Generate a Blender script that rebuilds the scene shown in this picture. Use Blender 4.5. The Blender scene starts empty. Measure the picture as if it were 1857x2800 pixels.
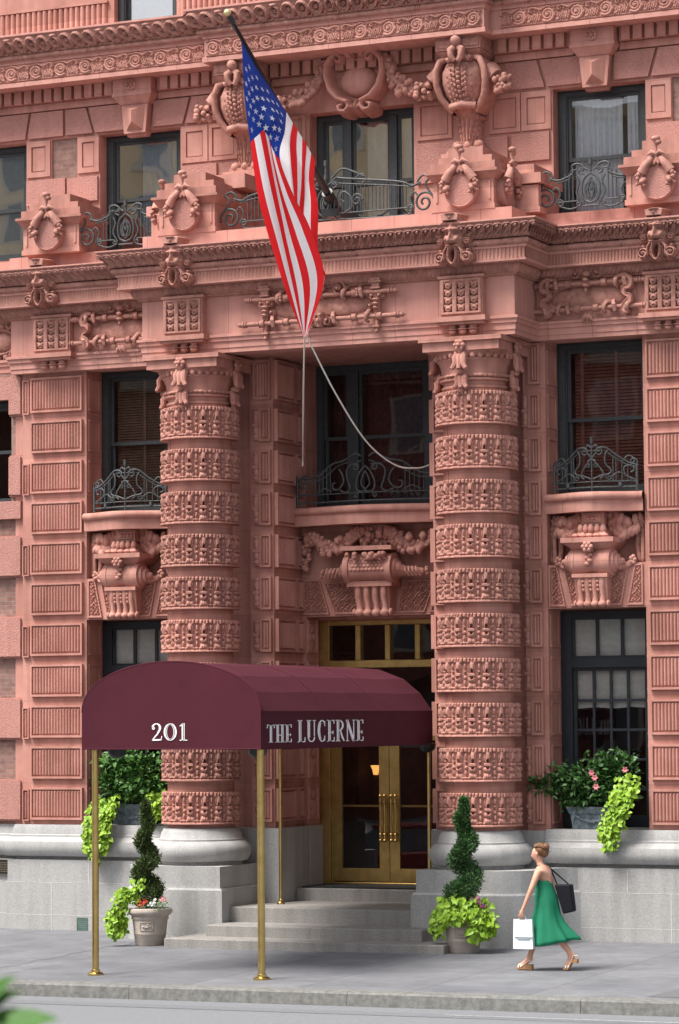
import bpy, bmesh, math, random
import numpy as np
from mathutils import Vector, Matrix
rnd = random.Random(7)
rad = math.radians
PI = math.pi
S = bpy.context.scene
C = S.collection

# ------------------------------------------------------------------ camera, sky, sun, exposure
cam_d = bpy.data.cameras.new('camera'); cam = bpy.data.objects.new('camera', cam_d); C.objects.link(cam); S.camera = cam
def cam_axes(yaw, pitch, roll):
    cy, sy = math.cos(yaw), math.sin(yaw)
    w = Vector((-sy * math.cos(pitch), cy * math.cos(pitch), math.sin(pitch)))
    r = Vector((cy, sy, 0)); u = r.cross(w)
    return r * math.cos(roll) + u * math.sin(roll), -r * math.sin(roll) + u * math.cos(roll), w
_r, _u, _w = cam_axes(0.424795385, 0.0706337193, -0.00742956498)
cam.matrix_world = Matrix(((_r.x, _u.x, -_w.x, 17.86), (_r.y, _u.y, -_w.y, -40.0), (_r.z, _u.z, -_w.z, 3.196), (0, 0, 0, 1)))
cam_d.sensor_fit = 'HORIZONTAL'; cam_d.sensor_width = 36; cam_d.lens = 8000 / 1857 * 36
cam_d.clip_start = 0.3; cam_d.clip_end = 600
cam_d.dof.use_dof = True; cam_d.dof.focus_distance = 42.5; cam_d.dof.aperture_fstop = 4.0

SUN_AZ, SUN_EL = rad(-142), rad(60)          # azimuth of the light source measured from +Y clockwise
W = bpy.data.worlds.new('World'); S.world = W; W.use_nodes = True
nt = W.node_tree; bgn = nt.nodes['Background']
sky = nt.nodes.new('ShaderNodeTexSky'); sky.sky_type = 'NISHITA'; sky.sun_disc = False
sky.sun_elevation = SUN_EL; sky.sun_rotation = SUN_AZ; sky.dust_density = 4.0; sky.air_density = 1.0; sky.ozone_density = 1.0
hs = nt.nodes.new('ShaderNodeHueSaturation'); hs.inputs['Saturation'].default_value = 0.35
nt.links.new(sky.outputs[0], hs.inputs['Color']); nt.links.new(hs.outputs[0], bgn.inputs['Color']); bgn.inputs['Strength'].default_value = 0.105
sd = bpy.data.lights.new('sun', 'SUN'); sun = bpy.data.objects.new('sun', sd); C.objects.link(sun)
sd.energy = 2.8; sd.angle = rad(25); sd.color = (1, .96, .9)
_d = Vector((math.sin(SUN_AZ) * math.cos(SUN_EL), math.cos(SUN_AZ) * math.cos(SUN_EL), math.sin(SUN_EL)))
sun.rotation_euler = (-_d).to_track_quat('-Z', 'Y').to_euler()
S.view_settings.view_transform = 'Standard'; S.view_settings.look = 'None'; S.view_settings.gamma = 1; S.view_settings.exposure = 1.13
S.view_settings.use_curve_mapping = False
S.cycles.max_bounces = 6; S.cycles.transparent_max_bounces = 12

# ------------------------------------------------------------------ materials
M = {}
def mat(name, col, rough=.8, metal=0, noise=None, col2=None, bump=0, bscale=40, spec=.4, detail=4, stain=0, trans=0, coat=0):
    m = bpy.data.materials.new(name); m.use_nodes = True; n = m.node_tree; b = n.nodes['Principled BSDF']
    b.inputs['Roughness'].default_value = rough; b.inputs['Metallic'].default_value = metal
    b.inputs['Specular IOR Level'].default_value = spec; b.inputs['Base Color'].default_value = (*col, 1)
    if coat: b.inputs['Coat Weight'].default_value = coat
    if trans: b.inputs['Subsurface Weight'].default_value = 0
    tc = n.nodes.new('ShaderNodeTexCoord'); src = None
    if noise:
        t = n.nodes.new('ShaderNodeTexNoise'); t.inputs['Scale'].default_value = noise; t.inputs['Detail'].default_value = detail; t.inputs['Roughness'].default_value = .6
        n.links.new(tc.outputs['Object'], t.inputs['Vector'])
        rp = n.nodes.new('ShaderNodeValToRGB'); rp.color_ramp.elements[0].position = .33; rp.color_ramp.elements[1].position = .67
        rp.color_ramp.elements[0].color = (*col, 1); rp.color_ramp.elements[1].color = (*(col2 or [c * .75 for c in col]), 1)
        n.links.new(t.outputs['Fac'], rp.inputs['Fac']); src = rp.outputs['Color']
        if stain:
            mp = n.nodes.new('ShaderNodeMapping'); mp.inputs['Scale'].default_value = (5, 5, .35); n.links.new(tc.outputs['Object'], mp.inputs['Vector'])
            t2 = n.nodes.new('ShaderNodeTexNoise'); t2.inputs['Scale'].default_value = 1.3; t2.inputs['Detail'].default_value = 5
            n.links.new(mp.outputs[0], t2.inputs['Vector'])
            r2 = n.nodes.new('ShaderNodeMapRange'); r2.inputs['From Min'].default_value = .42; r2.inputs['From Max'].default_value = .75
            r2.inputs['To Min'].default_value = 0; r2.inputs['To Max'].default_value = stain
            n.links.new(t2.outputs['Fac'], r2.inputs['Value'])
            mx = n.nodes.new('ShaderNodeMixRGB'); mx.blend_type = 'MULTIPLY'; mx.inputs['Color2'].default_value = (.55, .5, .47, 1)
            n.links.new(r2.outputs[0], mx.inputs['Fac']); n.links.new(src, mx.inputs['Color1']); src = mx.outputs[0]
        n.links.new(src, b.inputs['Base Color'])
    if bump:
        t3 = n.nodes.new('ShaderNodeTexNoise'); t3.inputs['Scale'].default_value = bscale; t3.inputs['Detail'].default_value = 3
        n.links.new(tc.outputs['Object'], t3.inputs['Vector'])
        bp = n.nodes.new('ShaderNodeBump'); bp.inputs['Strength'].default_value = bump; bp.inputs['Distance'].default_value = .02
        n.links.new(t3.outputs['Fac'], bp.inputs['Height']); n.links.new(bp.outputs[0], b.inputs['Normal'])
    M[name] = m; return m

TC = (.55, .276, .226)
mat('terracotta', TC, .75, noise=2.2, col2=(.455, .205, .162), bump=.12, bscale=60, stain=.6)
mat('terracotta_ornament', (.54, .262, .212), .78, noise=14, col2=(.35, .162, .125), bump=.25, bscale=60, stain=.45)
mat('terracotta_grimy', (.46, .22, .18), .8, noise=9, col2=(.30, .145, .115), bump=.3, bscale=60, stain=.4)
mat('terracotta_stippled', (.54, .265, .225), .85, noise=45, col2=(.42, .195, .16), bump=.9, bscale=75, detail=3, stain=.25)
def block_tone(name, bw, bh, lo, objrand=False):
    n = M[name].node_tree; bs = n.nodes['Principled BSDF']; src = bs.inputs['Base Color'].links[0].from_socket; x = n.nodes.new('ShaderNodeMixRGB'); x.blend_type = 'MULTIPLY'; x.inputs['Fac'].default_value = 1
    if objrand:
        oi = n.nodes.new('ShaderNodeObjectInfo'); r = n.nodes.new('ShaderNodeMapRange'); r.inputs['To Min'].default_value = lo; r.inputs['To Max'].default_value = 1.04; n.links.new(oi.outputs['Random'], r.inputs['Value']); out = r.outputs[0]
    else:
        tc = n.nodes.new('ShaderNodeTexCoord'); sp = n.nodes.new('ShaderNodeSeparateXYZ'); cb = n.nodes.new('ShaderNodeCombineXYZ'); ad = n.nodes.new('ShaderNodeMath'); ad.operation = 'ADD'
        n.links.new(tc.outputs['Object'], sp.inputs[0]); n.links.new(sp.outputs['X'], ad.inputs[0]); n.links.new(sp.outputs['Y'], ad.inputs[1]); sx = n.nodes.new('ShaderNodeMath'); sx.inputs[1].default_value = 13 - 4.52; sz = n.nodes.new('ShaderNodeMath'); sz.inputs[1].default_value = 3.2 - 1.59; n.links.new(ad.outputs[0], sx.inputs[0]); n.links.new(sp.outputs['Z'], sz.inputs[0]); n.links.new(sx.outputs[0], cb.inputs['X']); n.links.new(sz.outputs[0], cb.inputs['Y'])
        k = n.nodes.new('ShaderNodeTexBrick'); k.inputs['Scale'].default_value = 1; k.inputs['Brick Width'].default_value = bw; k.inputs['Row Height'].default_value = bh; k.inputs['Mortar Size'].default_value = .003; k.inputs['Bias'].default_value = 0; k.offset = 0
        k.inputs['Color1'].default_value = (1.03, 1.03, 1.03, 1); k.inputs['Color2'].default_value = (lo, lo * .98, lo * .96, 1); k.inputs['Mortar'].default_value = (.62, .58, .55, 1)
        n.links.new(cb.outputs[0], k.inputs['Vector']); out = k.outputs['Color']
    n.links.new(src, x.inputs['Color1']); n.links.new(out, x.inputs['Color2']); n.links.new(x.outputs[0], bs.inputs['Base Color'])
block_tone('terracotta', 1.3, .64, .80); block_tone('terracotta_ornament', 0, 0, .80, True); block_tone('terracotta_stippled', 0, 0, .84, True)
mat('granite', (.43, .425, .415), .7, noise=70, col2=(.285, .282, .278), bump=.15, bscale=80, detail=3, stain=.45)
mat('granite_dark', (.36, .355, .36), .75, noise=60, col2=(.20, .20, .205), bump=.2, bscale=80, detail=3, stain=.3)
mat('granite_step', (.32, .305, .285), .75, noise=50, col2=(.19, .18, .17), bump=.15, bscale=70, detail=4, stain=.5)
mat('mortar', (.62, .61, .6), .9, noise=20)
mat('iron_paint', (.028, .032, .036), .5, noise=20, col2=(.045, .05, .052))
mat('iron_rail', (.028, .032, .034), .5, noise=30, col2=(.075, .082, .085))
mat('black_sash', (.012, .016, .022), .4, noise=10, col2=(.02, .024, .03))
mat('brass', (.56, .385, .15), .36, 1, noise=6, col2=(.42, .285, .10), bump=.05, bscale=20)
mat('brass_pole', (.62, .46, .19), .28, 1, noise=8, col2=(.5, .35, .12))
mat('awning_cloth', (.068, .0115, .0205), .85, noise=1.2, col2=(.056, .009, .0165), bump=.2, bscale=6, spec=.2, detail=8)
mat('lettering_white', (.8, .79, .8), .6)
mat('curtain_sheer', (.78, .80, .83), .9, noise=12, col2=(.66, .68, .72))
mat('curtain_tan', (.45, .36, .25), .9, noise=10, col2=(.33, .26, .18))
mat('curtain_red', (.10, .028, .024), .9, noise=14, col2=(.035, .012, .012))
mat('linen_shade', (.66, .65, .60), .9, noise=15, col2=(.56, .55, .50))
mat('wood_blind', (.32, .12, .085), .55, noise=12, col2=(.2, .07, .05))
mat('wood_blind_tan', (.28, .17, .11), .55, noise=12, col2=(.18, .10, .065))
mat('room_dark', (.03, .022, .018), .9)
mat('room_red', (.09, .022, .014), .8, noise=3, col2=(.02, .01, .008))
def cloth(name, col):
    m = mat(name, col, .75, noise=30, col2=[c * .93 for c in col], bump=.05, bscale=90); n = m.node_tree; o = [q for q in n.nodes if q.type == 'OUTPUT_MATERIAL'][0]; bs = n.nodes['Principled BSDF']
    t = n.nodes.new('ShaderNodeBsdfTranslucent'); t.inputs['Color'].default_value = (*col, 1); x = n.nodes.new('ShaderNodeMixShader'); x.inputs[0].default_value = .45
    n.links.new(bs.outputs[0], x.inputs[1]); n.links.new(t.outputs[0], x.inputs[2]); n.links.new(x.outputs[0], o.inputs['Surface'])
cloth('flag_red', (.80, .02, .026)); cloth('flag_white', (.90, .90, .92)); cloth('flag_blue', (.010, .04, .28))
mat('pole_black', (.015, .015, .016), .35); mat('gold_ball', (.75, .6, .3), .35, .6)
mat('rope_white', (.68, .66, .6), .9)
mat('pot_stone', (.46, .40, .35), .85, noise=7, col2=(.36, .31, .27), bump=.2, bscale=30, stain=.4)
mat('lead_planter', (.07, .095, .115), .6, noise=14, col2=(.19, .23, .25), bump=.2, bscale=40)
mat('soil', (.04, .028, .02), .95, noise=30)
mat('leaf_lime', (.28, .43, .03), .5, noise=16, col2=(.15, .30, .018))
mat('leaf_green', (.05, .13, .022), .45, noise=15, col2=(.018, .06, .012))
mat('leaf_mid', (.07, .17, .026), .45, noise=15, col2=(.028, .085, .016))
mat('leaf_cypress', (.085, .125, .03), .7, noise=7, col2=(.045, .075, .02))
mat('leaf_cypress_green', (.06, .145, .036), .7, noise=7, col2=(.026, .075, .02))
mat('leaf_near', (.075, .20, .03), .5, noise=3, col2=(.045, .12, .02))
mat('stem', (.10, .075, .04), .9, noise=12)
mat('flower_red', (.62, .035, .02), .6); mat('flower_pink', (.62, .2, .22), .6); mat('flower_white', (.8, .8, .78), .6); mat('flower_mauve', (.35, .1, .2), .6)
mat('skin', (.62, .335, .235), .55, noise=6, col2=(.56, .29, .2))
mat('hair', (.22, .10, .042), .55, noise=20, col2=(.11, .048, .02), bump=.5, bscale=60)
mat('dress_green', (.003, .165, .082), .75, noise=4, col2=(.002, .135, .066), bump=.1, bscale=10)
mat('bag_black', (.005, .0055, .009), .7, spec=.2); mat('paper_bag', (.72, .76, .78), .7, noise=5, col2=(.62, .67, .70)); mat('bag_print', (.45, .5, .52), .8)
mat('cork', (.42, .22, .10), .8, noise=40, col2=(.3, .15, .07)); mat('sandal_strap', (.75, .62, .52), .6)
mat('eye_white', (.7, .7, .68), .4); mat('eye_dark', (.03, .02, .015), .3); mat('lip', (.5, .16, .13), .5)
mat('mat_black', (.012, .013, .015), .8)
mat('plaque_bronze', (.02, .017, .014), .4, .3); mat('plaque_text', (.15, .12, .09), .5)
mat('vent_green', (.06, .12, .10), .6, noise=10, col2=(.10, .16, .13))
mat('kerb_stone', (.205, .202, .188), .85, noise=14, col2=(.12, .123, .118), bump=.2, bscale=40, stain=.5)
mat('asphalt', (.185, .19, .20), .9, noise=45, col2=(.135, .14, .15), bump=.3, bscale=90, detail=6)
mat('asphalt_worn', (.165, .17, .18), .9, noise=45, col2=(.12, .125, .134), bump=.3, bscale=90, detail=6)
mat('line_paint', (.6, .6, .6), .8, noise=30, col2=(.4, .4, .4))
mat('patch_dark', (.13, .13, .135), .9, noise=40)
mat('tan_brick', (.70, .56, .38), .9, noise=3, col2=(.62, .49, .32))
mat('red_brick', (.22, .075, .05), .9, noise=3, col2=(.17, .055, .04))
mat('stone_trim', (.5, .45, .38), .9)
mat('pane_far', (.1, .12, .14), .15, spec=.8)
def lamp_mat():
    m = bpy.data.materials.new('lamp_glow'); m.use_nodes = True; b = m.node_tree.nodes['Principled BSDF']
    b.inputs['Base Color'].default_value = (.8, .4, .1, 1); b.inputs['Emission Color'].default_value = (1, .5, .12, 1); b.inputs['Emission Strength'].default_value = .55
    M['lamp_glow'] = m
lamp_mat()
def glass_mat(name, base, tint):
    m = bpy.data.materials.new(name); m.use_nodes = True; n = m.node_tree; n.nodes.clear()
    o = n.nodes.new('ShaderNodeOutputMaterial'); mx = n.nodes.new('ShaderNodeMixShader')
    t = n.nodes.new('ShaderNodeBsdfTransparent'); g = n.nodes.new('ShaderNodeBsdfGlossy'); g.inputs['Roughness'].default_value = .0
    t.inputs['Color'].default_value = (*tint, 1)
    fr = n.nodes.new('ShaderNodeFresnel'); fr.inputs['IOR'].default_value = 1.5
    ad = n.nodes.new('ShaderNodeMath'); ad.operation = 'ADD'; ad.inputs[1].default_value = base; ad.use_clamp = True
    tc = n.nodes.new('ShaderNodeTexCoord'); no = n.nodes.new('ShaderNodeTexNoise'); no.inputs['Scale'].default_value = 1.1; no.inputs['Detail'].default_value = 1
    bp = n.nodes.new('ShaderNodeBump'); bp.inputs['Strength'].default_value = .12; bp.inputs['Distance'].default_value = .02
    n.links.new(tc.outputs['Object'], no.inputs['Vector']); n.links.new(no.outputs['Fac'], bp.inputs['Height']); n.links.new(bp.outputs[0], g.inputs['Normal'])
    n.links.new(fr.outputs[0], ad.inputs[0]); n.links.new(ad.outputs[0], mx.inputs[0]); n.links.new(t.outputs[0], mx.inputs[1]); n.links.new(g.outputs[0], mx.inputs[2]); n.links.new(mx.outputs[0], o.inputs['Surface'])
    M[name] = m
glass_mat('glass_upper', .46, (.92, .93, .94)); glass_mat('glass_sheer', .12, (.97, .98, .99)); glass_mat('glass_lower', .05, (.88, .88, .89))
def brick_mat(name, c1, c2, mort, bw=.21, bh=.068):
    m = bpy.data.materials.new(name); m.use_nodes = True; n = m.node_tree; b = n.nodes['Principled BSDF']; b.inputs['Roughness'].default_value = .9
    tc = n.nodes.new('ShaderNodeTexCoord'); sp = n.nodes.new('ShaderNodeSeparateXYZ'); cb = n.nodes.new('ShaderNodeCombineXYZ')
    n.links.new(tc.outputs['Object'], sp.inputs[0]); n.links.new(sp.outputs['X'], cb.inputs['X']); n.links.new(sp.outputs['Z'], cb.inputs['Y'])
    k = n.nodes.new('ShaderNodeTexBrick'); k.inputs['Scale'].default_value = 1; k.inputs['Brick Width'].default_value = bw; k.inputs['Row Height'].default_value = bh
    k.inputs['Mortar Size'].default_value = .005; k.inputs['Color1'].default_value = (*c1, 1); k.inputs['Color2'].default_value = (*c2, 1); k.inputs['Mortar'].default_value = (*mort, 1)
    n.links.new(cb.outputs[0], k.inputs['Vector'])
    no = n.nodes.new('ShaderNodeTexNoise'); no.inputs['Scale'].default_value = 9; n.links.new(tc.outputs['Object'], no.inputs['Vector'])
    mx = n.nodes.new('ShaderNodeMixRGB'); mx.blend_type = 'OVERLAY'; mx.inputs['Fac'].default_value = .5
    n.links.new(k.outputs['Color'], mx.inputs['Color1']); n.links.new(no.outputs['Fac'], mx.inputs['Color2']); n.links.new(mx.outputs[0], b.inputs['Base Color'])
    bp = n.nodes.new('ShaderNodeBump'); bp.inputs['Strength'].default_value = .5; bp.inputs['Distance'].default_value = .008; bp.invert = True
    n.links.new(k.outputs['Fac'], bp.inputs['Height']); n.links.new(bp.outputs[0], b.inputs['Normal'])
    M[name] = m
brick_mat('brick_rose', (.30, .165, .135), (.20, .105, .088), (.24, .185, .16))
def sidewalk_mat():
    m = mat('pavement', (.185, .189, .200), .85, noise=1.3, col2=(.13, .134, .145), bump=.15, bscale=60, detail=9, stain=.3)
    n = m.node_tree; b = n.nodes['Principled BSDF']; src = b.inputs['Base Color'].links[0].from_socket
    tc = n.nodes.new('ShaderNodeTexCoord'); mp = n.nodes.new('ShaderNodeMapping'); mp.inputs['Location'].default_value = (.7, .2, 0)
    n.links.new(tc.outputs['Object'], mp.inputs[0])
    k = n.nodes.new('ShaderNodeTexBrick'); k.offset = 0; k.inputs['Scale'].default_value = 1; k.inputs['Brick Width'].default_value = 1.52; k.inputs['Row Height'].default_value = 1.52; k.inputs['Mortar Size'].default_value = .008
    k.inputs['Mortar Smooth'].default_value = .3
    n.links.new(mp.outputs[0], k.inputs['Vector'])
    k.inputs['Color1'].default_value = (1, 1, 1, 1); k.inputs['Color2'].default_value = (.84, .84, .86, 1); k.inputs['Mortar'].default_value = (.42, .42, .42, 1)
    mx = n.nodes.new('ShaderNodeMixRGB'); mx.blend_type = 'MULTIPLY'; mx.inputs['Fac'].default_value = 1
    n.links.new(src, mx.inputs['Color1']); n.links.new(k.outputs['Color'], mx.inputs['Color2'])
    # gum spots and grime blots
    vo = n.nodes.new('ShaderNodeTexVoronoi'); vo.inputs['Scale'].default_value = 1.6; n.links.new(tc.outputs['Object'], vo.inputs['Vector'])
    mr = n.nodes.new('ShaderNodeMapRange'); mr.inputs['From Min'].default_value = .035; mr.inputs['From Max'].default_value = .06; mr.inputs['To Min'].default_value = .72; mr.inputs['To Max'].default_value = 1
    n.links.new(vo.outputs['Distance'], mr.inputs['Value'])
    m2 = n.nodes.new('ShaderNodeMixRGB'); m2.blend_type = 'MULTIPLY'; m2.inputs['Fac'].default_value = 1
    n.links.new(mx.outputs[0], m2.inputs['Color1']); n.links.new(mr.outputs[0], m2.inputs['Color2']); n.links.new(m2.outputs[0], b.inputs['Base Color'])
sidewalk_mat()

def jointed(name, src_col, c2, w_):
    m = mat(name, src_col, .75, noise=2.2, col2=c2, bump=.12, bscale=60, stain=.4); n = m.node_tree; bs = n.nodes['Principled BSDF']; src = bs.inputs['Base Color'].links[0].from_socket
    tc = n.nodes.new('ShaderNodeTexCoord'); k = n.nodes.new('ShaderNodeTexBrick'); k.offset = 0; k.inputs['Scale'].default_value = 1; k.inputs['Brick Width'].default_value = w_; k.inputs['Row Height'].default_value = 50; k.inputs['Mortar Size'].default_value = .004
    mp = n.nodes.new('ShaderNodeMapping'); mp.inputs['Location'].default_value = (.2, 25, 0); n.links.new(tc.outputs['Object'], mp.inputs[0]); n.links.new(mp.outputs[0], k.inputs['Vector'])
    k.inputs['Color1'].default_value = (1, 1, 1, 1); k.inputs['Color2'].default_value = (.93, .93, .93, 1); k.inputs['Mortar'].default_value = (.45, .4, .38, 1)
    x_ = n.nodes.new('ShaderNodeMixRGB'); x_.blend_type = 'MULTIPLY'; x_.inputs['Fac'].default_value = 1; n.links.new(src, x_.inputs['Color1']); n.links.new(k.outputs['Color'], x_.inputs['Color2']); n.links.new(x_.outputs[0], bs.inputs['Base Color'])
jointed('terracotta_jointed', TC, (.50, .235, .195), .68)

# ------------------------------------------------------------------ mesh helpers
class MB:
    """collects geometry in world-style coordinates; build() links ONE mesh object"""
    def __init__(s): s.v = []; s.f = []; s.n = 0; s.T = None; s.mi = []; s.cur = 0; s.org = (0, 0, 0)
    def add(s, V, F):
        V = np.asarray(V, float)
        if s.T is not None: V = s.T(V)
        s.v.append(V); b = s.n
        for f in F: s.f.append([i + b for i in f]); s.mi.append(s.cur)
        s.n += len(V)
    def box(s, x0, x1, y0, y1, z0, z1):
        V = [(x, y, z) for x in (x0, x1) for y in (y0, y1) for z in (z0, z1)]
        s.add(V, [(0, 1, 3, 2), (4, 6, 7, 5), (0, 4, 5, 1), (2, 3, 7, 6), (0, 2, 6, 4), (1, 5, 7, 3)])
    def frust(s, a, b):
        """two rectangles (x0,x1,y0,y1,z): tapered box"""
        V = [(a[0], a[2], a[4]), (a[1], a[2], a[4]), (a[1], a[3], a[4]), (a[0], a[3], a[4]), (b[0], b[2], b[4]), (b[1], b[2], b[4]), (b[1], b[3], b[4]), (b[0], b[3], b[4])]
        s.add(V, [(3, 2, 1, 0), (4, 5, 6, 7), (0, 1, 5, 4), (1, 2, 6, 5), (2, 3, 7, 6), (3, 0, 4, 7)])
    def prism_z(s, pts, z0, z1):
        n = len(pts); V = [(x, y, z0) for x, y in pts] + [(x, y, z1) for x, y in pts]
        s.add(V, [tuple(range(n))[::-1], tuple(range(n, 2 * n))] + [(i, (i + 1) % n, n + (i + 1) % n, n + i) for i in range(n)])
    def prism_y(s, pts, y0, y1):
        n = len(pts); V = [(x, y0, z) for x, z in pts] + [(x, y1, z) for x, z in pts]
        s.add(V, [tuple(range(n)), tuple(range(n, 2 * n))[::-1]] + [(i, n + i, n + (i + 1) % n, (i + 1) % n) for i in range(n)])
    def prism_x(s, pts, x0, x1):
        n = len(pts); V = [(x0, y, z) for y, z in pts] + [(x1, y, z) for y, z in pts]
        s.add(V, [tuple(range(n))[::-1], tuple(range(n, 2 * n))] + [(i, (i + 1) % n, n + (i + 1) % n, n + i) for i in range(n)])
    def grid(s, P, cu=False, cv=False):
        P = np.asarray(P, float); a, b = P.shape[:2]; F = []
        for i in range(a if cu else a - 1):
            for j in range(b if cv else b - 1):
                F.append((i * b + j, ((i + 1) % a) * b + j, ((i + 1) % a) * b + (j + 1) % b, i * b + (j + 1) % b))
        s.add(P.reshape(-1, 3), F)
    def lathe(s, prof, cx, cy, n=32, a0=0, a1=2 * PI, z0=0, cap=True):
        full = abs(a1 - a0 - 2 * PI) < 1e-6
        A = np.linspace(a0, a1, n, endpoint=not full); prof = np.array(prof, float)
        P = np.zeros((len(A), len(prof), 3)); P[..., 0] = cx + np.cos(A)[:, None] * prof[:, 0]; P[..., 1] = cy + np.sin(A)[:, None] * prof[:, 0]; P[..., 2] = prof[:, 1] + z0
        s.grid(P, cu=full)
        if cap and full:
            for k in (0, -1):
                if prof[k, 0] > 1e-6: s.add(P[:, k], [tuple(range(len(A)))])
    def tube(s, pts, r, n=8, closed=False, cap=True):
        P = np.array(pts, float); m = len(P); R = np.broadcast_to(np.array(r, float), (m,))
        T = np.gradient(P, axis=0) if not closed else np.roll(P, -1, 0) - np.roll(P, 1, 0)
        T /= np.linalg.norm(T, axis=1)[:, None] + 1e-9
        up = np.array((0.0123, -.9, .42)); out = np.zeros((m, n, 3)); A = np.arange(n) * 2 * PI / n
        N = np.cross(T[0], up)
        if np.linalg.norm(N) < .05: N = np.cross(T[0], (1, 0, 0))
        N /= np.linalg.norm(N)
        for i in range(m):
            N = N - T[i] * np.dot(N, T[i]); N /= np.linalg.norm(N) + 1e-9; B = np.cross(T[i], N)
            out[i] = P[i] + R[i] * (np.cos(A)[:, None] * N + np.sin(A)[:, None] * B)
        s.grid(out, cu=closed, cv=True)
        if cap and not closed:
            s.add(out[0], [tuple(range(n))[::-1]]); s.add(out[-1], [tuple(range(n))])
    def ball(s, c, r, n=8, rot=None):
        n = max(n, 8); r = np.broadcast_to(np.array(r, float), (3,)); m = max(3, n // 2 + 1)
        th = np.linspace(0, PI, m); ph = np.arange(n) * 2 * PI / n
        P = np.stack([np.sin(th)[:, None] * np.cos(ph), np.sin(th)[:, None] * np.sin(ph), np.cos(th)[:, None] * np.ones(n)], -1) * r
        if rot is not None: P = P @ np.asarray(rot).T
        s.grid(P + np.array(c, float), cv=True)
    def relief(s, xs, zs, h, y=0, thr=None, back=None):
        """height field standing off the plane Y=y towards -Y; thr cuts its outline, back gives it sides"""
        xs = np.asarray(xs, float); zs = np.asarray(zs, float); X, Z = np.meshgrid(xs, zs, indexing='ij')
        H = h(X, Z) if callable(h) else h
        a, b = X.shape; V = np.stack([X, y - H, Z], -1).reshape(-1, 3)
        if thr is None: keep = np.ones((a - 1, b - 1), bool)
        else:
            k = H > thr; keep = k[:-1, :-1] | k[1:, :-1] | k[1:, 1:] | k[:-1, 1:]
        idx = lambda i, j: i * b + j
        F = [(idx(i, j), idx(i + 1, j), idx(i + 1, j + 1), idx(i, j + 1)) for i in range(a - 1) for j in range(b - 1) if keep[i, j]]
        if back is not None:
            E = {}
            for f in F:
                for q in range(4):
                    e = (f[q], f[(q + 1) % 4]); E[e] = 1
            V2 = V.copy(); V2[:, 1] = y + back; nv = len(V); V = np.concatenate([V, V2])
            F = F + [(e[1], e[0], e[0] + nv, e[1] + nv) for e in E if (e[1], e[0]) not in E]
        used = sorted({i for f in F for i in f}); mp = {o: i for i, o in enumerate(used)}
        s.add(V[used], [tuple(mp[i] for i in f) for f in F])
    def sweep(s, path, prof, step=None, disp=None):
        """moulding profile [(out,z)] swept along a plan path with mitred corners, out = to the right-hand (street) side"""
        path = [np.array(p, float) for p in path]; prof = np.array(prof, float); m = len(path); nor = []
        for i in range(m - 1):
            d = path[i + 1] - path[i]; d /= np.linalg.norm(d); nor.append(np.array((d[1], -d[0])))
        mit = []
        for i in range(m):
            a = nor[max(0, i - 1)]; b = nor[min(m - 2, i)]; q = a + b; q /= np.dot(q, q) / 2; mit.append(q)
        tg = np.gradient(prof, axis=0); tg /= np.linalg.norm(tg, axis=1)[:, None] + 1e-9; pn = np.stack([tg[:, 1], -tg[:, 0]], -1)
        for i in range(m - 1):
            L = np.linalg.norm(path[i + 1] - path[i]); n = 1 if not step else max(1, int(round(L / step)))
            t = np.linspace(0, 1, n + 1); sl = (t - .5) * L
            D = disp(sl[:, None], np.arange(len(prof))[None, :] / max(1, len(prof) - 1)) if disp else np.zeros((n + 1, len(prof)))
            out = prof[:, 0] + D * pn[:, 0]; z = prof[:, 1] + D * pn[:, 1]
            A = path[i] + mit[i] * out[..., None]; B = path[i + 1] + mit[i + 1] * out[..., None]
            xy = A * (1 - t)[:, None, None] + B * t[:, None, None]
            s.grid(np.concatenate([xy, z[..., None]], -1))
    def build(s, name, m, parent=None, smooth=False, org=None):
        me = bpy.data.meshes.new(name)
        V = np.concatenate(s.v) if s.v else np.zeros((0, 3))
        o = bpy.data.objects.new(name, me); C.objects.link(o)
        base = np.zeros(3)
        if parent is not None: o.parent = parent; base = np.array(abs_loc(parent))
        org = np.array(org, float) if org is not None else base
        o.location = org - base
        me.from_pydata((V - org).tolist(), [], s.f)
        for mm in (m if isinstance(m, (list, tuple)) else [m]): me.materials.append(M[mm])
        if any(s.mi): me.polygons.foreach_set('material_index', s.mi)
        if smooth:
            me.polygons.foreach_set('use_smooth', [True] * len(me.polygons))
            if smooth != True: me.set_sharp_from_angle(angle=rad(smooth))
        me.update(); return o
def abs_loc(o):
    v = Vector((0, 0, 0))
    while o is not None: v = v + o.location; o = o.parent
    return v
def tag(o, label=None, cat=None, group=None, kind=None):
    if label: o['label'] = label
    if cat: o['category'] = cat
    if group: o['group'] = group
    if kind: o['kind'] = kind
    return o
def empty(name, loc, label=None, cat=None, group=None, parent=None):
    o = bpy.data.objects.new(name, None); C.objects.link(o); o.empty_display_size = .2
    if parent is not None: o.parent = parent; o.location = Vector(loc) - abs_loc(parent)
    else: o.location = loc
    return tag(o, label, cat, group)
def copy_part(o, dx, parent=None, mirror=False, dy=0, dz=0):
    """copy an object with its children, shifted; mirror flips it in X about the building axis"""
    c = o.copy(); C.objects.link(c); c.parent = parent if parent is not None else o.parent
    c.location = o.location + Vector((dx, dy, dz))
    for ch in o.children: copy_part(ch, 0, c)
    return c

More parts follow.
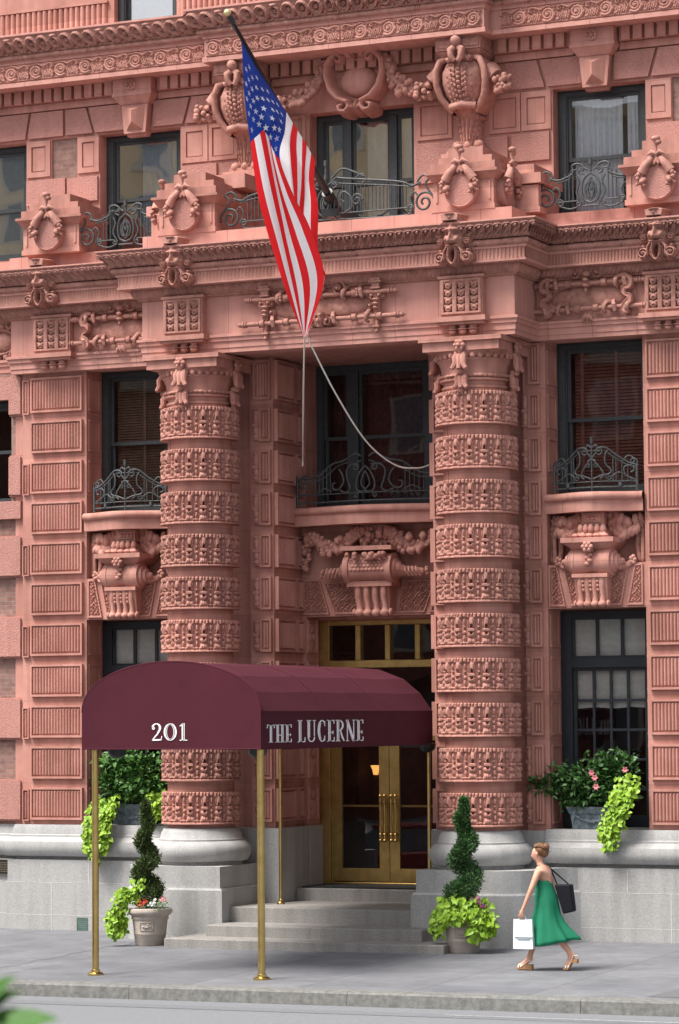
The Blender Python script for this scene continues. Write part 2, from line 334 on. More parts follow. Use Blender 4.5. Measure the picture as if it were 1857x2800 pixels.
# height-field motifs
def bump(x, z, cx, cz, rx, rz, h): return h * np.sqrt(np.clip(1 - ((x - cx) / rx) ** 2 - ((z - cz) / rz) ** 2, 0, 1))
def pline(x, z, pts, r, h):
    best = np.full(x.shape, 1e9); pts = np.array(pts, float); R = np.broadcast_to(np.array(r, float), (len(pts),))
    H = np.zeros(x.shape)
    for i in range(len(pts) - 1):
        a, b = pts[i], pts[i + 1]; d = b - a; q = np.clip(((x - a[0]) * d[0] + (z - a[1]) * d[1]) / (d @ d + 1e-12), 0, 1)
        dist = np.hypot(x - a[0] - q * d[0], z - a[1] - q * d[1]); rr = R[i] * (1 - q) + R[i + 1] * q
        H = np.maximum(H, h * np.sqrt(np.clip(1 - (dist / rr) ** 2, 0, 1)))
    return H
def spiral(cx, cz, r0, r1, a0, turns, n=26):
    t = np.linspace(0, 1, n); a = a0 + turns * 2 * PI * t; r = r0 + (r1 - r0) * t
    return np.stack([cx + r * np.cos(a), cz + r * np.sin(a)], -1)
mx = lambda *a: np.maximum.reduce([np.asarray(q) for q in a])

# ------------------------------------------------------------------ the hotel
hotel = empty('hotel_building', (0, 0, 0), 'pink terracotta hotel front with banded columns, carved cornices and stone base', 'building')
XR = 3.02
def cpath(yc, yw, xr=XR, far=.3): return [(-8, yw + far), (-5.86, yw + far), (-5.86, yw), (-xr, yw), (-xr, yc), (xr, yc), (xr, yw), (7.5, yw)]

# --- wall masses
w = MB()
for sg in (-1, 1):
    def bx(x0, x1, *a, mb=w): mb.box(min(sg * x0, sg * x1), max(sg * x0, sg * x1), *a)
    bx(1.312, 1.70, -.05, .95, 1.56, 8.70); bx(1.70, 2.74, .12, .95, 1.56, 8.70); bx(2.74, 3.09, -.02, .95, 1.56, 8.70)
    bx(1.24, 3.09, .95, 1.7, 1.56, 8.70)
    bx(4.58, 5.73, 0, 1.7, 1.56, 8.70)
    bx(3.09, 4.58, 0, .62, 4.77, 5.41); bx(3.09, 4.58, .30, .62, 5.41, 6.40)
    bx(3.09, 4.58, .62, .70, 4.74, 6.46)
    # far bay beyond the outer pier
    bx(5.73, 5.9, .06, 1.7, 1.56, 8.70)
w.box(-1.24, 1.24, .95, 1.7, 4.77, 6.46); w.box(-1.24, 1.24, 1.42, 1.7, 4.705, 4.772)
w.box(-2.96, 2.96, -.98, 1.7, 8.705, 10.25); w.box(2.96, 7.5, -.08, 1.7, 8.705, 10.25); w.box(-5.80, -2.96, -.08, 1.7, 8.705, 10.25); w.box(-9, -5.80, .22, 1.7, 8.705, 10.25)
# upper storey
for sg in (-1, 1):
    def bx(x0, x1, *a, mb=w): mb.box(min(sg * x0, sg * x1), max(sg * x0, sg * x1), *a)
    bx(.87, 3.11, .4, 1.7, 10.25, 12.5); bx(4.55, 4.96, .4, 1.7, 10.25, 12.5); bx(5.43, 5.9, .4, 1.7, 10.25, 12.5); bx(4.96, 5.43, .4, 1.7, 10.25, 11.83)
    bx(3.11, 4.55, .4, 1.7, 10.25, 10.52); bx(7.4, 9, .4, 1.7, 10.25, 12.5); bx(5.9, 7.4, .4, 1.7, 10.25, 10.6)
w.box(-.87, .87, .4, 1.7, 10.25, 10.52)
w.box(-9, 9, .4, 1.7, 12.5, 13.30)
w.box(-9, 9, .02, 1.7, 13.30, 14.1)
# top floor bands
for x0, x1 in ((-9, -4.3), (-3.18, -1.55), (-.4, 9)): w.box(x0, x1, .42, 1.7, 14.1, 16)
w.build('wall', 'terracotta', hotel)

# reeded top-floor piers
def flutes(mb, x0, x1, z0, z1, y, pitch, dep=.02, lip=.0):
    n = max(1, int(round((x1 - x0) / pitch))); xs = np.linspace(x0, x1, n * 6 + 1)
    mb.relief(xs, [z0, z0 + .01, z1 - .01, z1], lambda X, Z: np.where((Z > z0 + .005) & (Z < z1 - .005), dep * np.abs(np.sin((X - x0) / (x1 - x0) * n * PI)) ** .6, 0), y)
for x0, x1, z1 in ((-6.6, -4.42, 14.62), (-3.1, -1.65, 16)): 
    tf = MB(); flutes(tf, x0, x1, 14.12, z1, .415, .098, .05)
    if z1 < 15: tf.box(-6.8, -4.40, .36, .42, 14.62, 14.66)
    tf.build('reeded_panel', 'terracotta', hotel, smooth=40)


# brick infill and rough quoins
def one(name, m, fn, parent=None, smooth=False, **k):
    mb = MB(); fn(mb); return mb.build(name, m, parent or hotel, smooth, **k)
b = MB(); b.box(-9, -5.9, .10, 1.7, 1.56, 6.62); b.box(-9, -8.4, .1, 1.7, 6.62, 8.4); b.box(-9, -5.9, .10, 1.7, 8.4, 8.72); b.box(-6.0, -5.9, .10, 1.7, 6.62, 8.4)
b.build('brick_wall', 'brick_rose', hotel)
for sg in (-1, 1): one('brick_panel', 'brick_rose', lambda b: b.box(min(sg * 4.96, sg * 5.43), max(sg * 4.96, sg * 5.43), .43, 1.7, 11.83, 12.5))
for k in range(6):
    z = 1.66 + 1.28 * k; xl = -6.9 if k not in (4, 5) else -5.99
    one('quoin_block', 'terracotta_stippled', lambda q: (q.box(xl, -5.775, -.01, .14, z, z + .60), q.box(xl, -5.745, .03, .14, z - .03, z + .63)))
for z0, z1 in ((8.30, 8.66), (6.40, 6.68)): one('quoin_block', 'terracotta_stippled', lambda q: q.box(-7.4, -5.776, -.004, .14, z0, z1))
for sg in (-1, 1):
    for a, c, z0, z1 in ((2.46, 3.06, 11.45, 11.87), (4.58, 5.13, 11.45, 11.84), (5.17, 5.88, 11.45, 11.86), (.92, 2.4, 11.25, 11.86)):
        one('quoin_block', 'terracotta_stippled', lambda q: q.box(min(sg * a, sg * c), max(sg * a, sg * c), .355, .45, z0, z1))

# upper flat-arch blocks
for sg in (-1, 1):
    def pr(pts, y0=.345): one('voussoir', 'terracotta_stippled', lambda vb: vb.prism_y([(3.83 * sg + x, z) for x, z in pts], y0, .42))
    pr([(.25, 12.54), (.78, 12.54), (.90, 12.95), (.27, 12.95)]); pr([(-.78, 12.54), (-.25, 12.54), (-.27, 12.95), (-.90, 12.95)])
    if sg > 0:
        pr([(.83, 12.54), (1.32, 12.54), (1.32, 12.95), (.95, 12.95)]); pr([(-1.45, 12.54), (-.83, 12.54), (-.95, 12.95), (-1.45, 12.95)])
        pr([(1.37, 12.54), (2.02, 12.54), (1.95, 12.95), (1.37, 12.95)])
    else:
        pr([(-1.32, 12.54), (-.83, 12.54), (-.95, 12.95), (-1.32, 12.95)]); pr([(.83, 12.54), (1.45, 12.54), (1.45, 12.95), (.95, 12.95)])
        pr([(-2.02, 12.54), (-1.37, 12.54), (-1.37, 12.95), (-1.95, 12.95)]); pr([(-2.9, 12.54), (-2.07, 12.54), (-2.0, 12.95), (-2.9, 12.95)])

# small framed panels beside the upper windows
def frame_panel(mb, x0, x1, z0, z1, y, b=.05, d=.03, rise=.012):
    mb.box(x0, x1, y - d, y + .02, z0, z0 + b); mb.box(x0, x1, y - d, y + .02, z1 - b, z1)
    mb.box(x0, x0 + b, y - d, y + .02, z0 + b, z1 - b); mb.box(x1 - b, x1, y - d, y + .02, z0 + b, z1 - b)
    mb.box(x0 + b + .018, x1 - b - .018, y - rise, y + .02, z0 + b + .018, z1 - b - .018)
for sg in (-1, 1):
    for a, c in ((2.62, 3.085), (4.56, 4.95), (5.45, 5.88)): one('framed_panel', 'terracotta', lambda sp: frame_panel(sp, min(sg * a, sg * c), max(sg * a, sg * c), 11.91, 12.49, .4, b=.085))
    for a, c in ((.93, 1.5), (2.1, 2.6)): one('framed_panel', 'terracotta', lambda sp: frame_panel(sp, min(sg * a, sg * c), max(sg * a, sg * c), 11.91, 12.49, .4, b=.06))

# --- fluted blocks on the piers
def flute_panel(mb, x0, x1, z0, z1, y, proud=.065, pitch=.053, b=.032):
    n = max(1, int(round((x1 - x0 - 2 * b - .03) / pitch))); i0, i1 = x0 + b + .015, x1 - b - .015
    xs = np.concatenate([[x0, x0 + b - .003, x0 + b], np.linspace(i0, i1, n * 6 + 1), [x1 - b, x1 - b + .003, x1]])
    zs = np.array([z0, z0 + b - .003, z0 + b, z0 + b + .018, z0 + b + .03, z0 + b + .04, z1 - b - .04, z1 - b - .03, z1 - b - .018, z1 - b, z1 - b + .003, z1])
    def h(X, Z):
        d = np.minimum.reduce([X - x0, x1 - X, Z - z0, z1 - Z]); u = np.clip((X - i0) / (i1 - i0), 0, 1)
        zz = np.minimum(Z - z0, z1 - Z)
        reed = proud - .036 + .034 * np.abs(np.sin(u * n * PI)) ** .7
        hh = np.where(d < b - .001, proud, np.where((d < b + .012) | (zz < b + .02), proud - .036, reed))
        return hh
    mb.relief(xs, zs, h, y, back=.01)
RZ = [1.66 + .64 * k for k in range(11)]
def orn_strip(mb, x0, x1, z0, z1, y):
    c = (x0 + x1) / 2; w_ = (x1 - x0) / 2
    xs = np.linspace(x0, x1, 9); zs = np.linspace(z0, z1, 36); m_ = (z0 + z1) / 2; H = z1 - z0
    def h(X, Z):
        u = X - c; v = Z - m_
        return .045 + mx(bump(u, v, 0, .24 * H, w_ * .8, .2 * H, .03), bump(u, v, 0, -.18 * H, w_ * .8, .14 * H, .03), bump(u, v, 0, -.38 * H, w_ * .95, .08 * H, .03), bump(u, v, 0, .44 * H, w_ * .9, .05 * H, .03)) \
            + np.where(np.abs(v) < .02, .02, 0)
    mb.relief(xs, zs, h, y, back=.01)
for sg in (-1, 1):
    op = MB(); ip = MB(); ic = MB(); ir = MB(); jr = [MB(), MB()]
    def X(a, b_): return (min(sg * a, sg * b_), max(sg * a, sg * b_))
    for k, z in enumerate(RZ):
        z1 = z + (.50 if k < 10 else .55)
        flute_panel(op, *X(4.635, 5.565), z, z1, 0)
        if k % 2 == 0: flute_panel(op, *X(5.60, 5.715), z - .02, z1 - .03, .0, proud=.05, pitch=.04, b=.02)
        if k < 10:
            flute_panel(ip, *X(2.84, 3.02), z, z + .50, -.02, pitch=.05); orn_strip(ip, *X(2.74, 2.83), z + .02, z + .48, -.02)
            flute_panel(ic, *X(1.335, 1.52), z, z + .50, -.05, pitch=.05); orn_strip(ic, *X(1.53, 1.63), z + .02, z + .48, -.05)
        else:
            flute_panel(ip, *X(2.84, 3.02), z, z + .60, -.02, pitch=.05); flute_panel(ic, *X(1.335, 1.62), z, z + .6, -.05, pitch=.05)
        # inner side of the entrance recess
        s2 = MB()
        for y0, y1 in ((-.02, .64), (.68, .93)):
            flute_panel(s2, y0, y1, z, z + (.50 if k < 10 else .6), 0, pitch=.06)
        V = np.concatenate(s2.v); V2 = V.copy(); V2[:, 0] = sg * (1.312 + V[:, 1] * 1.0); V2[:, 1] = V[:, 0]; ir.add(V2, [f if sg < 0 else f[::-1] for f in s2.f])
        # window reveals: sunk panels
        for ip_, (xj, yA, yB) in zip(jr, ((3.09, .06, .44), (4.58, .06, .44))):
            if 4.6 < z < 6.3: continue
            x0, x1 = (sg * xj - .012, sg * xj + .012)
            for za, zb in ((z, z + .03), (z + .47, z + .50)): ip_.box(x0 - .012, x1 + .012, yA, yB, za, zb)
            ip_.box(x0, x1, yA, yA + .05, z + .03, z + .47); ip_.box(x0, x1, yB - .05, yB, z + .03, z + .47)
    op.build('pilaster', 'terracotta', hotel, smooth=35); ip.build('pier_ornament', 'terracotta', hotel, smooth=35)
    ic.build('pier_ornament', 'terracotta', hotel, smooth=35); ir.build('recess_panelling', 'terracotta', hotel, smooth=35)
    for j_ in jr:
        for lo_, hi_ in ((0, 4.6), (6.3, 9)):
            t_ = MB(); V_ = np.concatenate(j_.v); 
            for f_ in j_.f:
                zc_ = V_[f_][:, 2].mean()
                if lo_ < zc_ < hi_: t_.add(V_[f_], [tuple(range(len(f_)))])
            t_.build('reveal_panelling', 'terracotta', hotel)

# grotesque panels on the entrance jambs
for sg in (-1, 1):
    gp = MB()
    for k in list(range(0, 5)):
        z = RZ[k]
        xs = np.linspace(-.17, .17, 22); zs = np.linspace(-.25, .25, 32)
        def h(X, Z):
            e = np.minimum(.17 - np.abs(X), .25 - np.abs(Z)); A = np.abs(X)
            f = mx(bump(A, Z, 0, .12, .06, .07, .035), bump(A, Z, .06, -.02, .05, .08, .03), bump(A, Z, 0, -.12, .05, .09, .03), pline(A, Z, spiral(.06, .17, .05, .01, -1.5, 1.2), .016, .025), pline(A, Z, spiral(.06, -.18, .05, .01, 1.5, -1.2), .016, .025))
            return np.where(e < .025, .03, .004 + f)
        s2 = MB(); s2.relief(xs, zs, h, 0, back=.01); V = np.concatenate(s2.v); V2 = np.stack([sg * (1.24 + V[:, 1]), V[:, 0] + 1.14, V[:, 2] + z + .25], -1)
        gp.add(V2, s2.f)
    gp.build('grotesque_panel', 'terracotta', hotel, smooth=40)

# --- columns
CX, CY, RR = 2.255, -.65, .555
def ring_h(P=.205):
    def h(U, Z):   # one period, U in [-P/2,P/2], Z in [-.24,.24]
        A = np.abs(U); B = np.abs(P / 2 - A)
        g = mx(bump(A, Z, 0, .105, .052, .10, .05), bump(A, Z, .045, .19, .025, .03, .045), bump(A, Z, 0, .20, .02, .03, .04),
               np.where((np.abs(np.abs(Z - .0) - .012) < .008) & (A < .05), .05, 0),
               bump(A, Z, 0, -.065, .055, .06, .055), bump(A, Z, .028, -.165, .035, .05, .045), bump(A, Z, .055, -.19, .022, .022, .045), bump(A, Z, 0, -.16, .018, .05, .05),
               bump(B, Z, 0, .12, .02, .055, .035), bump(B, Z, 0, .045, .016, .02, .03), bump(B, Z, 0, -.04, .022, .03, .035), bump(B, Z, 0, -.12, .022, .05, .04), bump(B, Z, 0, -.185, .03, .022, .035), bump(B, Z, .0, .195, .03, .02, .04))
        g = g - bump(A, Z, 0, .055, .019, .03, .075) - bump(A, Z, 0, -.045, .021, .021, .075) - bump(A, Z, .030, .10, .008, .05, .02)
        g = g * 1.25 - .012 - bump(B, Z, 0, .0, .012, .03, .02)
        return np.where(np.abs(Z) > .205, np.maximum(g * 0, .03), g)
    return h
def ring_mesh():
    mb = MB(); NP_ = 17; P = 2 * PI * RR / NP_; ns = 20
    u = np.linspace(-P / 2, P / 2, ns + 1)[:-1]; zs = np.concatenate([[-.24, -.222], np.linspace(-.205, .225, 46), [.24]])
    U, Z = np.meshgrid(u, zs, indexing='ij'); t = ring_h(P)(U, np.where(Z > .205, .2, Z)); t[:, 0] = t[:, 1] = .045; t[:, -1] = .01
    per = 12; Hh = np.tile(t, (per, 1)); ss = (np.arange(per * ns) / ns - per / 2 + .5 / ns) * P
    a = -PI / 2 + ss / RR; r = RR + Hh
    G = np.stack([CX + r * np.cos(a)[:, None], CY + r * np.sin(a)[:, None], np.broadcast_to(zs, r.shape) + 1.65 + .24], -1)
    mb.grid(G)
    A = np.linspace(a[0], a[-1], 60)
    for zc, ro in ((1.65, RR + .045), (2.13, RR + .01)):
        mb.grid(np.stack([np.stack([CX + q_ * np.cos(A), CY + q_ * np.sin(A), np.full(60, zc)], -1) for q_ in (.40, ro)]))
    return mb
col = MB(); col.lathe([(.505, 1.57), (.50, 4.2), (.482, 7.96)], CX, CY, 48)
col0 = col.build('column', 'terracotta', hotel, smooth=40, org=(CX, CY, 0))
rg = ring_mesh().build('carved_band', 'terracotta_ornament', col0, smooth=50, org=(CX, CY, 1.65))
for k in range(1, 10): copy_part(rg, 0, col0, dz=.64 * k)
cap = MB()
cap.lathe([(.47, 7.93), (.50, 7.94), (.50, 7.97), (.475, 7.98), (.475, 8.03), (.53, 8.05), (.53, 8.075), (.50, 8.085), (.525, 8.11), (.50, 8.14), (.495, 8.16), (.51, 8.25), (.545, 8.33), (.56, 8.34), (.56, 8.365), (.53, 8.37), (.60, 8.45), (.60, 8.47)], CX, CY, 40)
cap.box(CX - .59, CX + .59, CY - .60, CY + .62, 8.465, 8.60); cap.box(CX - .64, CX + .64, CY - .645, CY + .66, 8.60, 8.665)
for k in range(16):   # egg and dart under the abacus
    a = -PI + PI * (k + .5) / 16 * 1.0; cap.ball((CX + .57 * math.cos(a), CY + .57 * math.sin(a), 8.40), (.045, .045, .05), 8)
for k in range(22):   # bead and reel
    a = -PI + PI * (k + .5) / 22; cap.ball((CX + .515 * math.cos(a), CY + .515 * math.sin(a), 8.112), (.05 if k % 3 else .024, .05 if k % 3 else .024, .026), 6)
def drop(a):
    ca, sa = math.cos(a), math.sin(a); tx, ty = -sa, ca
    def P(r, t, z): return (CX + ca * r + tx * t, CY + sa * r + ty * t, z)
    for k in range(6):
        q_ = k * PI / 3; cap.ball(P(.65, .055 * math.cos(q_), 8.535 + .055 * math.sin(q_)), .042, 8)
    cap.ball(P(.69, 0, 8.535), .035, 8)
    for zt, hh, wd, rr in ((8.46, .27, .10, .63), (8.16, .24, .085, .57)):
        for t in (-1, 0, 1):
            cap.tube([P(rr - .02, t * wd * .5, zt - .03), P(rr + .02, t * wd * .62, zt - hh * .4), P(rr + .02, t * wd * .62, zt - hh * .72), P(rr + .05, t * wd * 1.1, zt - hh)], [.035, .052, .046, .03], 8)
        cap.ball(P(rr, 0, zt - .0), .05, 8); cap.ball(P(rr, 0, zt - hh - .03), .045, 6)
for a in (-PI / 2, 0, PI): drop(a)
cap.build('capital', 'terracotta', col0, smooth=40)
cb = MB(); cb.lathe([(.50, 1.60), (.56, 1.585), (.60, 1.52), (.62, 1.44), (.64, 1.425), (.64, 1.40), (.67, 1.395), (.735, 1.33), (.755, 1.25), (.735, 1.17), (.69, 1.105), (.62, 1.095), (.62, 1.04)], CX, CY, 56)
cb.build('column_base', 'granite', col0, smooth=40)
copy_part(col0, -2 * CX, hotel)

# --- granite base
base_prof = [(-.30, 1.585), (.02, 1.585), (.04, 1.52), (.05, 1.44), (.075, 1.425), (.075, 1.40), (.10, 1.395), (.165, 1.33), (.185, 1.25), (.165, 1.17), (.12, 1.105), (.0, 1.095), (.0, 1.05)]
low_prof = [(.0, 1.05), (.10, 1.045), (.10, .705), (.09, .70)]; low2 = [(.09, .69), (.115, .685), (.115, -.4)]
for sg in (-1, 1):
    gr = MB(); jt = MB()
    def Xp(pts): return [(sg * x, y) for x, y in pts] if sg > 0 else [(sg * x, y) for x, y in pts][::-1]
    cove = [(2.72 + .55 * math.sin(t), -1.45 + .55 - .55 * math.cos(t) + 0) for t in np.linspace(0, PI / 2, 7)]
    cove = [(x, y) for x, y in cove] + [(3.30, -.5), (3.42, -.3), (3.6, -.18)]
    up = [(1.56, -1.42), (2.72, -1.42)] + [(x, y + .03) for x, y in cove[1:]] + [(3.6, .2), (1.56, .2)]
    lo = [(1.50, -1.48), (2.72, -1.48)] + [(x + .02, y) for x, y in cove[1:]] + [(3.6, .2), (1.50, .2)]
    gr.prism_z(Xp(up), .715, 1.045); gr.prism_z(Xp(lo), -.3, .70)
    # pier footing inside the recess
    gr.box(*sorted((sg * 1.20, sg * 1.6)), -.12, .95, -.2, 1.562); gr.box(*sorted((sg * 1.19, sg * 1.9)), .94, 1.7, -.2, 1.561)
    gr.box(*sorted((sg * 1.6, sg * 3.05)), -.09, .6, 1.0, 1.563)
    path = [(-9, .1), (-5.8, .1), (-5.8, -.08), (-3.05, -.08)] if sg < 0 else [(3.05, -.08), (7.5, -.08)]
    gr.sweep(path, base_prof); gr.sweep(path, low_prof); gr.sweep(path, low2)
    sb = gr.build('stone_base', 'granite', hotel, smooth=30)
    path = [(-9, .1), (-5.8, .1), (-5.8, -.08), (-3.25, -.08)] if sg < 0 else [(3.35, -.08), (7.5, -.08)]
    jt.sweep(path, [(.05, .70), (.112, .70), (.112, .69), (.05, .69)]); jt.sweep(path, [(.05, .2), (.117, .2), (.117, .193), (.05, .193)])
    jt.prism_z([(x * sg, y) for x, y in ([(1.52, -1.455), (2.72, -1.455)] + [(x + .01, y + .015) for x, y in cove[1:]] + [(3.6, .1), (1.52, .1)])][::sg], .69, .724)
    for x, yf, za, zb in ((-5.1, -.199, -.1, .69), (-4.0, -.199, -.1, .69), (4.95, -.199, -.1, .69), (-4.45, -.184, .70, 1.04), (4.3, -.184, .70, 1.04)):
        if x * sg > 0: jt.box(x - .005, x + .005, yf, -.1, za, zb)
    jt.build('pointing', 'mortar', sb)

# entrance steps
def gz(x, y): return -.015 + .015 * y + .004 * x
st = MB()
for (x0, x1, y0, z1) in ((-1.92, 2.42, -2.50, .075), (-1.52, 1.87, -1.96, .235)):
    st.box(x0, x1, y0, -1.2, -.3, z1)
st.box(-1.50, 1.50, -1.22, 1.0, -.3, .455); st.box(-1.195, 1.195, .42, 1.9, -.3, .645)
so = st.build('entrance_steps', 'granite_step', hotel)
bv = so.modifiers.new('bevel', 'BEVEL'); bv.width = .012; bv.segments = 2
dm = MB(); dm.box(-1.12, 1.12, .47, 1.35, .645, .668); dm.build('door_mat', 'mat_black', hotel)

# --- entablature over the columns
YC, YW = -1.05, -.15
en = MB(); P0 = cpath(YC, YW)
en.sweep(P0, [(-.35, 8.68), (0, 8.68), (0, 8.745), (.014, 8.75), (.014, 8.84), (.04, 8.85), (.04, 8.90), (.065, 8.91), (.065, 8.945), (0, 8.96), (0, 9.53)])
en.sweep(P0, [(.12, 9.70), (.285, 9.70), (.285, 9.73)]); en.sweep(P0, [(.285, 9.885), (.30, 9.89), (.30, 9.925)])
en.sweep(P0, [(.52, 10.245), (.53, 10.25), (.53, 10.27), (-.3, 10.31)])
en.build('architrave', 'terracotta_jointed', hotel, smooth=25)
fl = MB(); fl.sweep(P0, [(.287, 9.73), (.287, 9.74), (.287, 9.875), (.287, 9.885)], .054 / 6, lambda s, v: np.where((v > .2) & (v < .8), -.022 * (1 - np.abs(np.sin(s / .054 * PI)) ** 1.2), 0))
fl.build('fluted_band', 'terracotta', hotel, smooth=50)
bm_ = MB(); bm_.sweep(P0, [(0, 9.53), (.05, 9.54), (.05, 9.56)]); bm_.sweep(P0, [(.05, 9.56), (.08, 9.58), (.115, 9.63), (.125, 9.68), (.125, 9.70)], .012, lambda s, v: .016 * np.abs(np.sin(s / .075 * PI)) * (v > .1) * (v < .9))
bm_.build('leaf_moulding', 'terracotta_grimy', hotel, smooth=50)
ro = MB(); A_ = np.linspace(-PI / 2, PI / 2, 7)
ro.sweep(P0, [(.30 + .052 * math.cos(a), 9.975 + .05 * math.sin(a)) for a in A_], .02, lambda s, v: -.012 * (np.abs(((s / .42 + v * .25) % 1) - .5) < .09) * np.abs(np.sin(s / .03 * PI)))
ro.build('rope_moulding', 'terracotta_grimy', hotel, smooth=50)
eg = MB()
prf = [(.33, 10.03), (.345, 10.05), (.37, 10.085), (.40, 10.12), (.43, 10.15), (.455, 10.18), (.475, 10.205), (.49, 10.225), (.505, 10.235), (.52, 10.245)]
def egg(s, v):
    p = .118; u = (s / p) % 1 - .5; U = np.abs(u) * p; Z = v * .287; B = p / 2 - U; rho = np.hypot(U, Z - .175)
    f = mx(bump(U, Z, 0, .175, .030, .034, .052), np.where(Z > .13, .04 * np.clip(1 - ((rho - .05) / .011) ** 2, 0, 1) ** .5, 0), pline(U, Z, [(.049, .16), (.044, .10), (.018, .05)], .011, .04), bump(B, Z, 0, .15, .009, .09, .03), bump(B, Z, 0, .045, .030, .035, .045), bump(U, Z, 0, .035, .02, .025, .03))
    return f - np.where((rho < .045) & (rho > .03), .022, 0) - bump(U, Z, 0, .11, .026, .03, .03) - bump(B, Z, 0, .045, .01, .02, .02)
eg.sweep(P0, [prf[int(i)] if i == int(i) else tuple(np.array(prf[int(i)]) * (1 - i % 1) + np.array(prf[int(i) + 1]) * (i % 1)) for i in np.arange(0, 9.01, .36)], .118 / 13, egg)
eg.build('egg_moulding', 'terracotta_grimy', hotel, smooth=60)

# parapet above and pedestals with medallions
pp = MB()
pp.sweep(cpath(-1.07, -.2, 3.0), [(0, 10.28), (0, 10.525), (-.22, 10.53), (-.22, 10.3)])
pp.build('parapet', 'terracotta_jointed', hotel)
fl_ = MB(); fl_.box(-2.9, 2.9, -.9, .4, 10.26, 10.33); fl_.box(2.9, 6, -.1, .4, 10.26, 10.33); fl_.box(-6, -2.9, -.1, .4, 10.26, 10.33); fl_.build('balcony_floor', 'terracotta', hotel)
def medallion(mb, cx, cz, y, T=None):
    mb.T = T
    a = np.arange(28) * 2 * PI / 28
    for r0, r1, y0, y1 in ((.255, .255, y + .12, y - .10), (.255, .235, y - .10, y - .12), (.235, .225, y - .12, y - .105), (.225, 0, y - .105, y - .112)):
        mb.grid([[(cx + r * math.cos(t), yy, cz + r * math.sin(t)) for t in a] for r, yy in ((r0, y0), (r1, y1))], cv=True)
    mb.T = None
def cornucopia(mb, cx, cz, y, T=None):
    mb.T = T
    for sg in (-1, 1):
        mb.tube([(cx + sg * .03, y - .10, cz + .40), (cx + sg * .08, y - .15, cz + .33), (cx + sg * .15, y - .17, cz + .25), (cx + sg * .215, y - .15, cz + .15)], [.022, .045, .06, .072], 8)
        rr = random.Random(5)
        for k in range(13):
            mb.ball((cx + sg * (.235 + rr.uniform(-.06, .06)), y - .15 - rr.uniform(0, .05), cz + .10 - k * .011 + rr.uniform(-.03, .03)), rr.uniform(.025, .04), 6)
        mb.tube([(cx, y - .14, cz + .40), (cx + sg * .06, y - .17, cz + .43), (cx + sg * .13, y - .15, cz + .40)], [.03, .04, .012], 7)
        mb.ball((cx + sg * .035, y - .13, cz + .275), .03, 6)
    mb.tube([(cx, y - .13, cz + .36), (cx, y - .16, cz + .46), (cx, y - .14, cz + .54), (cx + .0, y - .16, cz + .60)], [.03, .02, .03, .045], 8)
    mb.ball((cx, y - .15, cz + .625), (.075, .06, .045), 8); mb.ball((cx + .03, y - .15, cz + .57), (.06, .05, .04), 8)
    mb.T = None
def pedestal(cx, yf, yb, hw, side=0):
    mb = MB()
    mb.box(cx - hw + .03, cx + hw - .03, yf + .02, yb, 10.52, 10.60); mb.box(cx - hw + .05, cx + hw - .05, yf + .04, yb, 10.60, 10.96)
    mb.frust((cx - hw + .04, cx + hw - .04, yf + .03, yb, 10.96), (cx - hw - .03, cx + hw + .03, yf - .05, yb, 11.06)); mb.box(cx - hw - .04, cx + hw + .04, yf - .06, yb, 11.06, 11.10)
    mb.box(cx - hw + .02, cx + hw - .02, yf + .02, yb, 11.10, 11.22)
    mb.box(cx - hw * .80, cx + hw * .80, yf + .12, yb, 11.22, 11.33); mb.box(cx - hw * .52, cx + hw * .52, yf + .14, yb, 11.33, 11.46)
    # sunk panel outline on the front
    for a, c in ((-.86, -.80), (.80, .86)): mb.box(cx + a * hw + .02 * np.sign(-a), cx + c * hw + .02 * np.sign(-a), yf + .025, yf + .05, 10.66, 10.93)
    ped = mb.build('pedestal', 'terracotta', hotel, org=(cx, yf, 10.52))
    md = MB(); medallion(md, cx, 10.80, yf + .04)
    md.build('medallion', 'terracotta_stippled', ped, smooth=40)
    if side: # a second medallion on the return face
        md = MB()
        T = lambda V: np.stack([cx + side * (hw - .05) - side * (V[:, 1] - 0) , (V[:, 0]) * 1.0 + (yf + .42), V[:, 2]], -1)
        medallion(md, 0, 10.80, 0, T); md.build('medallion', 'terracotta_stippled', ped, smooth=40)
    cc = MB(); cornucopia(cc, cx, 10.80, yf + .04); cc.build('cornucopia', 'terracotta_ornament', ped, smooth=True)
    if side: cc = MB(); cornucopia(cc, 0, 10.80, 0, T); cc.build('cornucopia', 'terracotta_ornament', ped, smooth=True)
    return ped
for sg in (-1, 1):
    pedestal(sg * 2.25, -1.10, .42, .52, side=sg); pedestal(sg * 5.0, -.42, .42, .55)
    m2 = MB(); m2.box(*sorted((sg * 2.76, sg * 3.22)), -.5, .42, 10.52, 10.60); m2.box(*sorted((sg * 2.76, sg * 3.18)), -.45, .42, 10.60, 10.93); m2.box(*sorted((sg * 2.76, sg * 3.24)), -.5, .42, 10.95, 11.10)
    m2.box(*sorted((sg * 2.76, sg * 3.08)), -.35, .42, 11.10, 11.26)
    m2.box(*sorted((sg * 2.0, sg * 2.45)), -.70, .42, 11.30, 11.40); m2.box(*sorted((sg * 1.62, sg * 2.25)), -.35, .42, 11.30, 11.52); m2.box(*sorted((sg * 1.58, sg * 2.15)), -.05, .42, 11.52, 11.62)
    m2.build('pedestal_wing', 'terracotta', hotel)

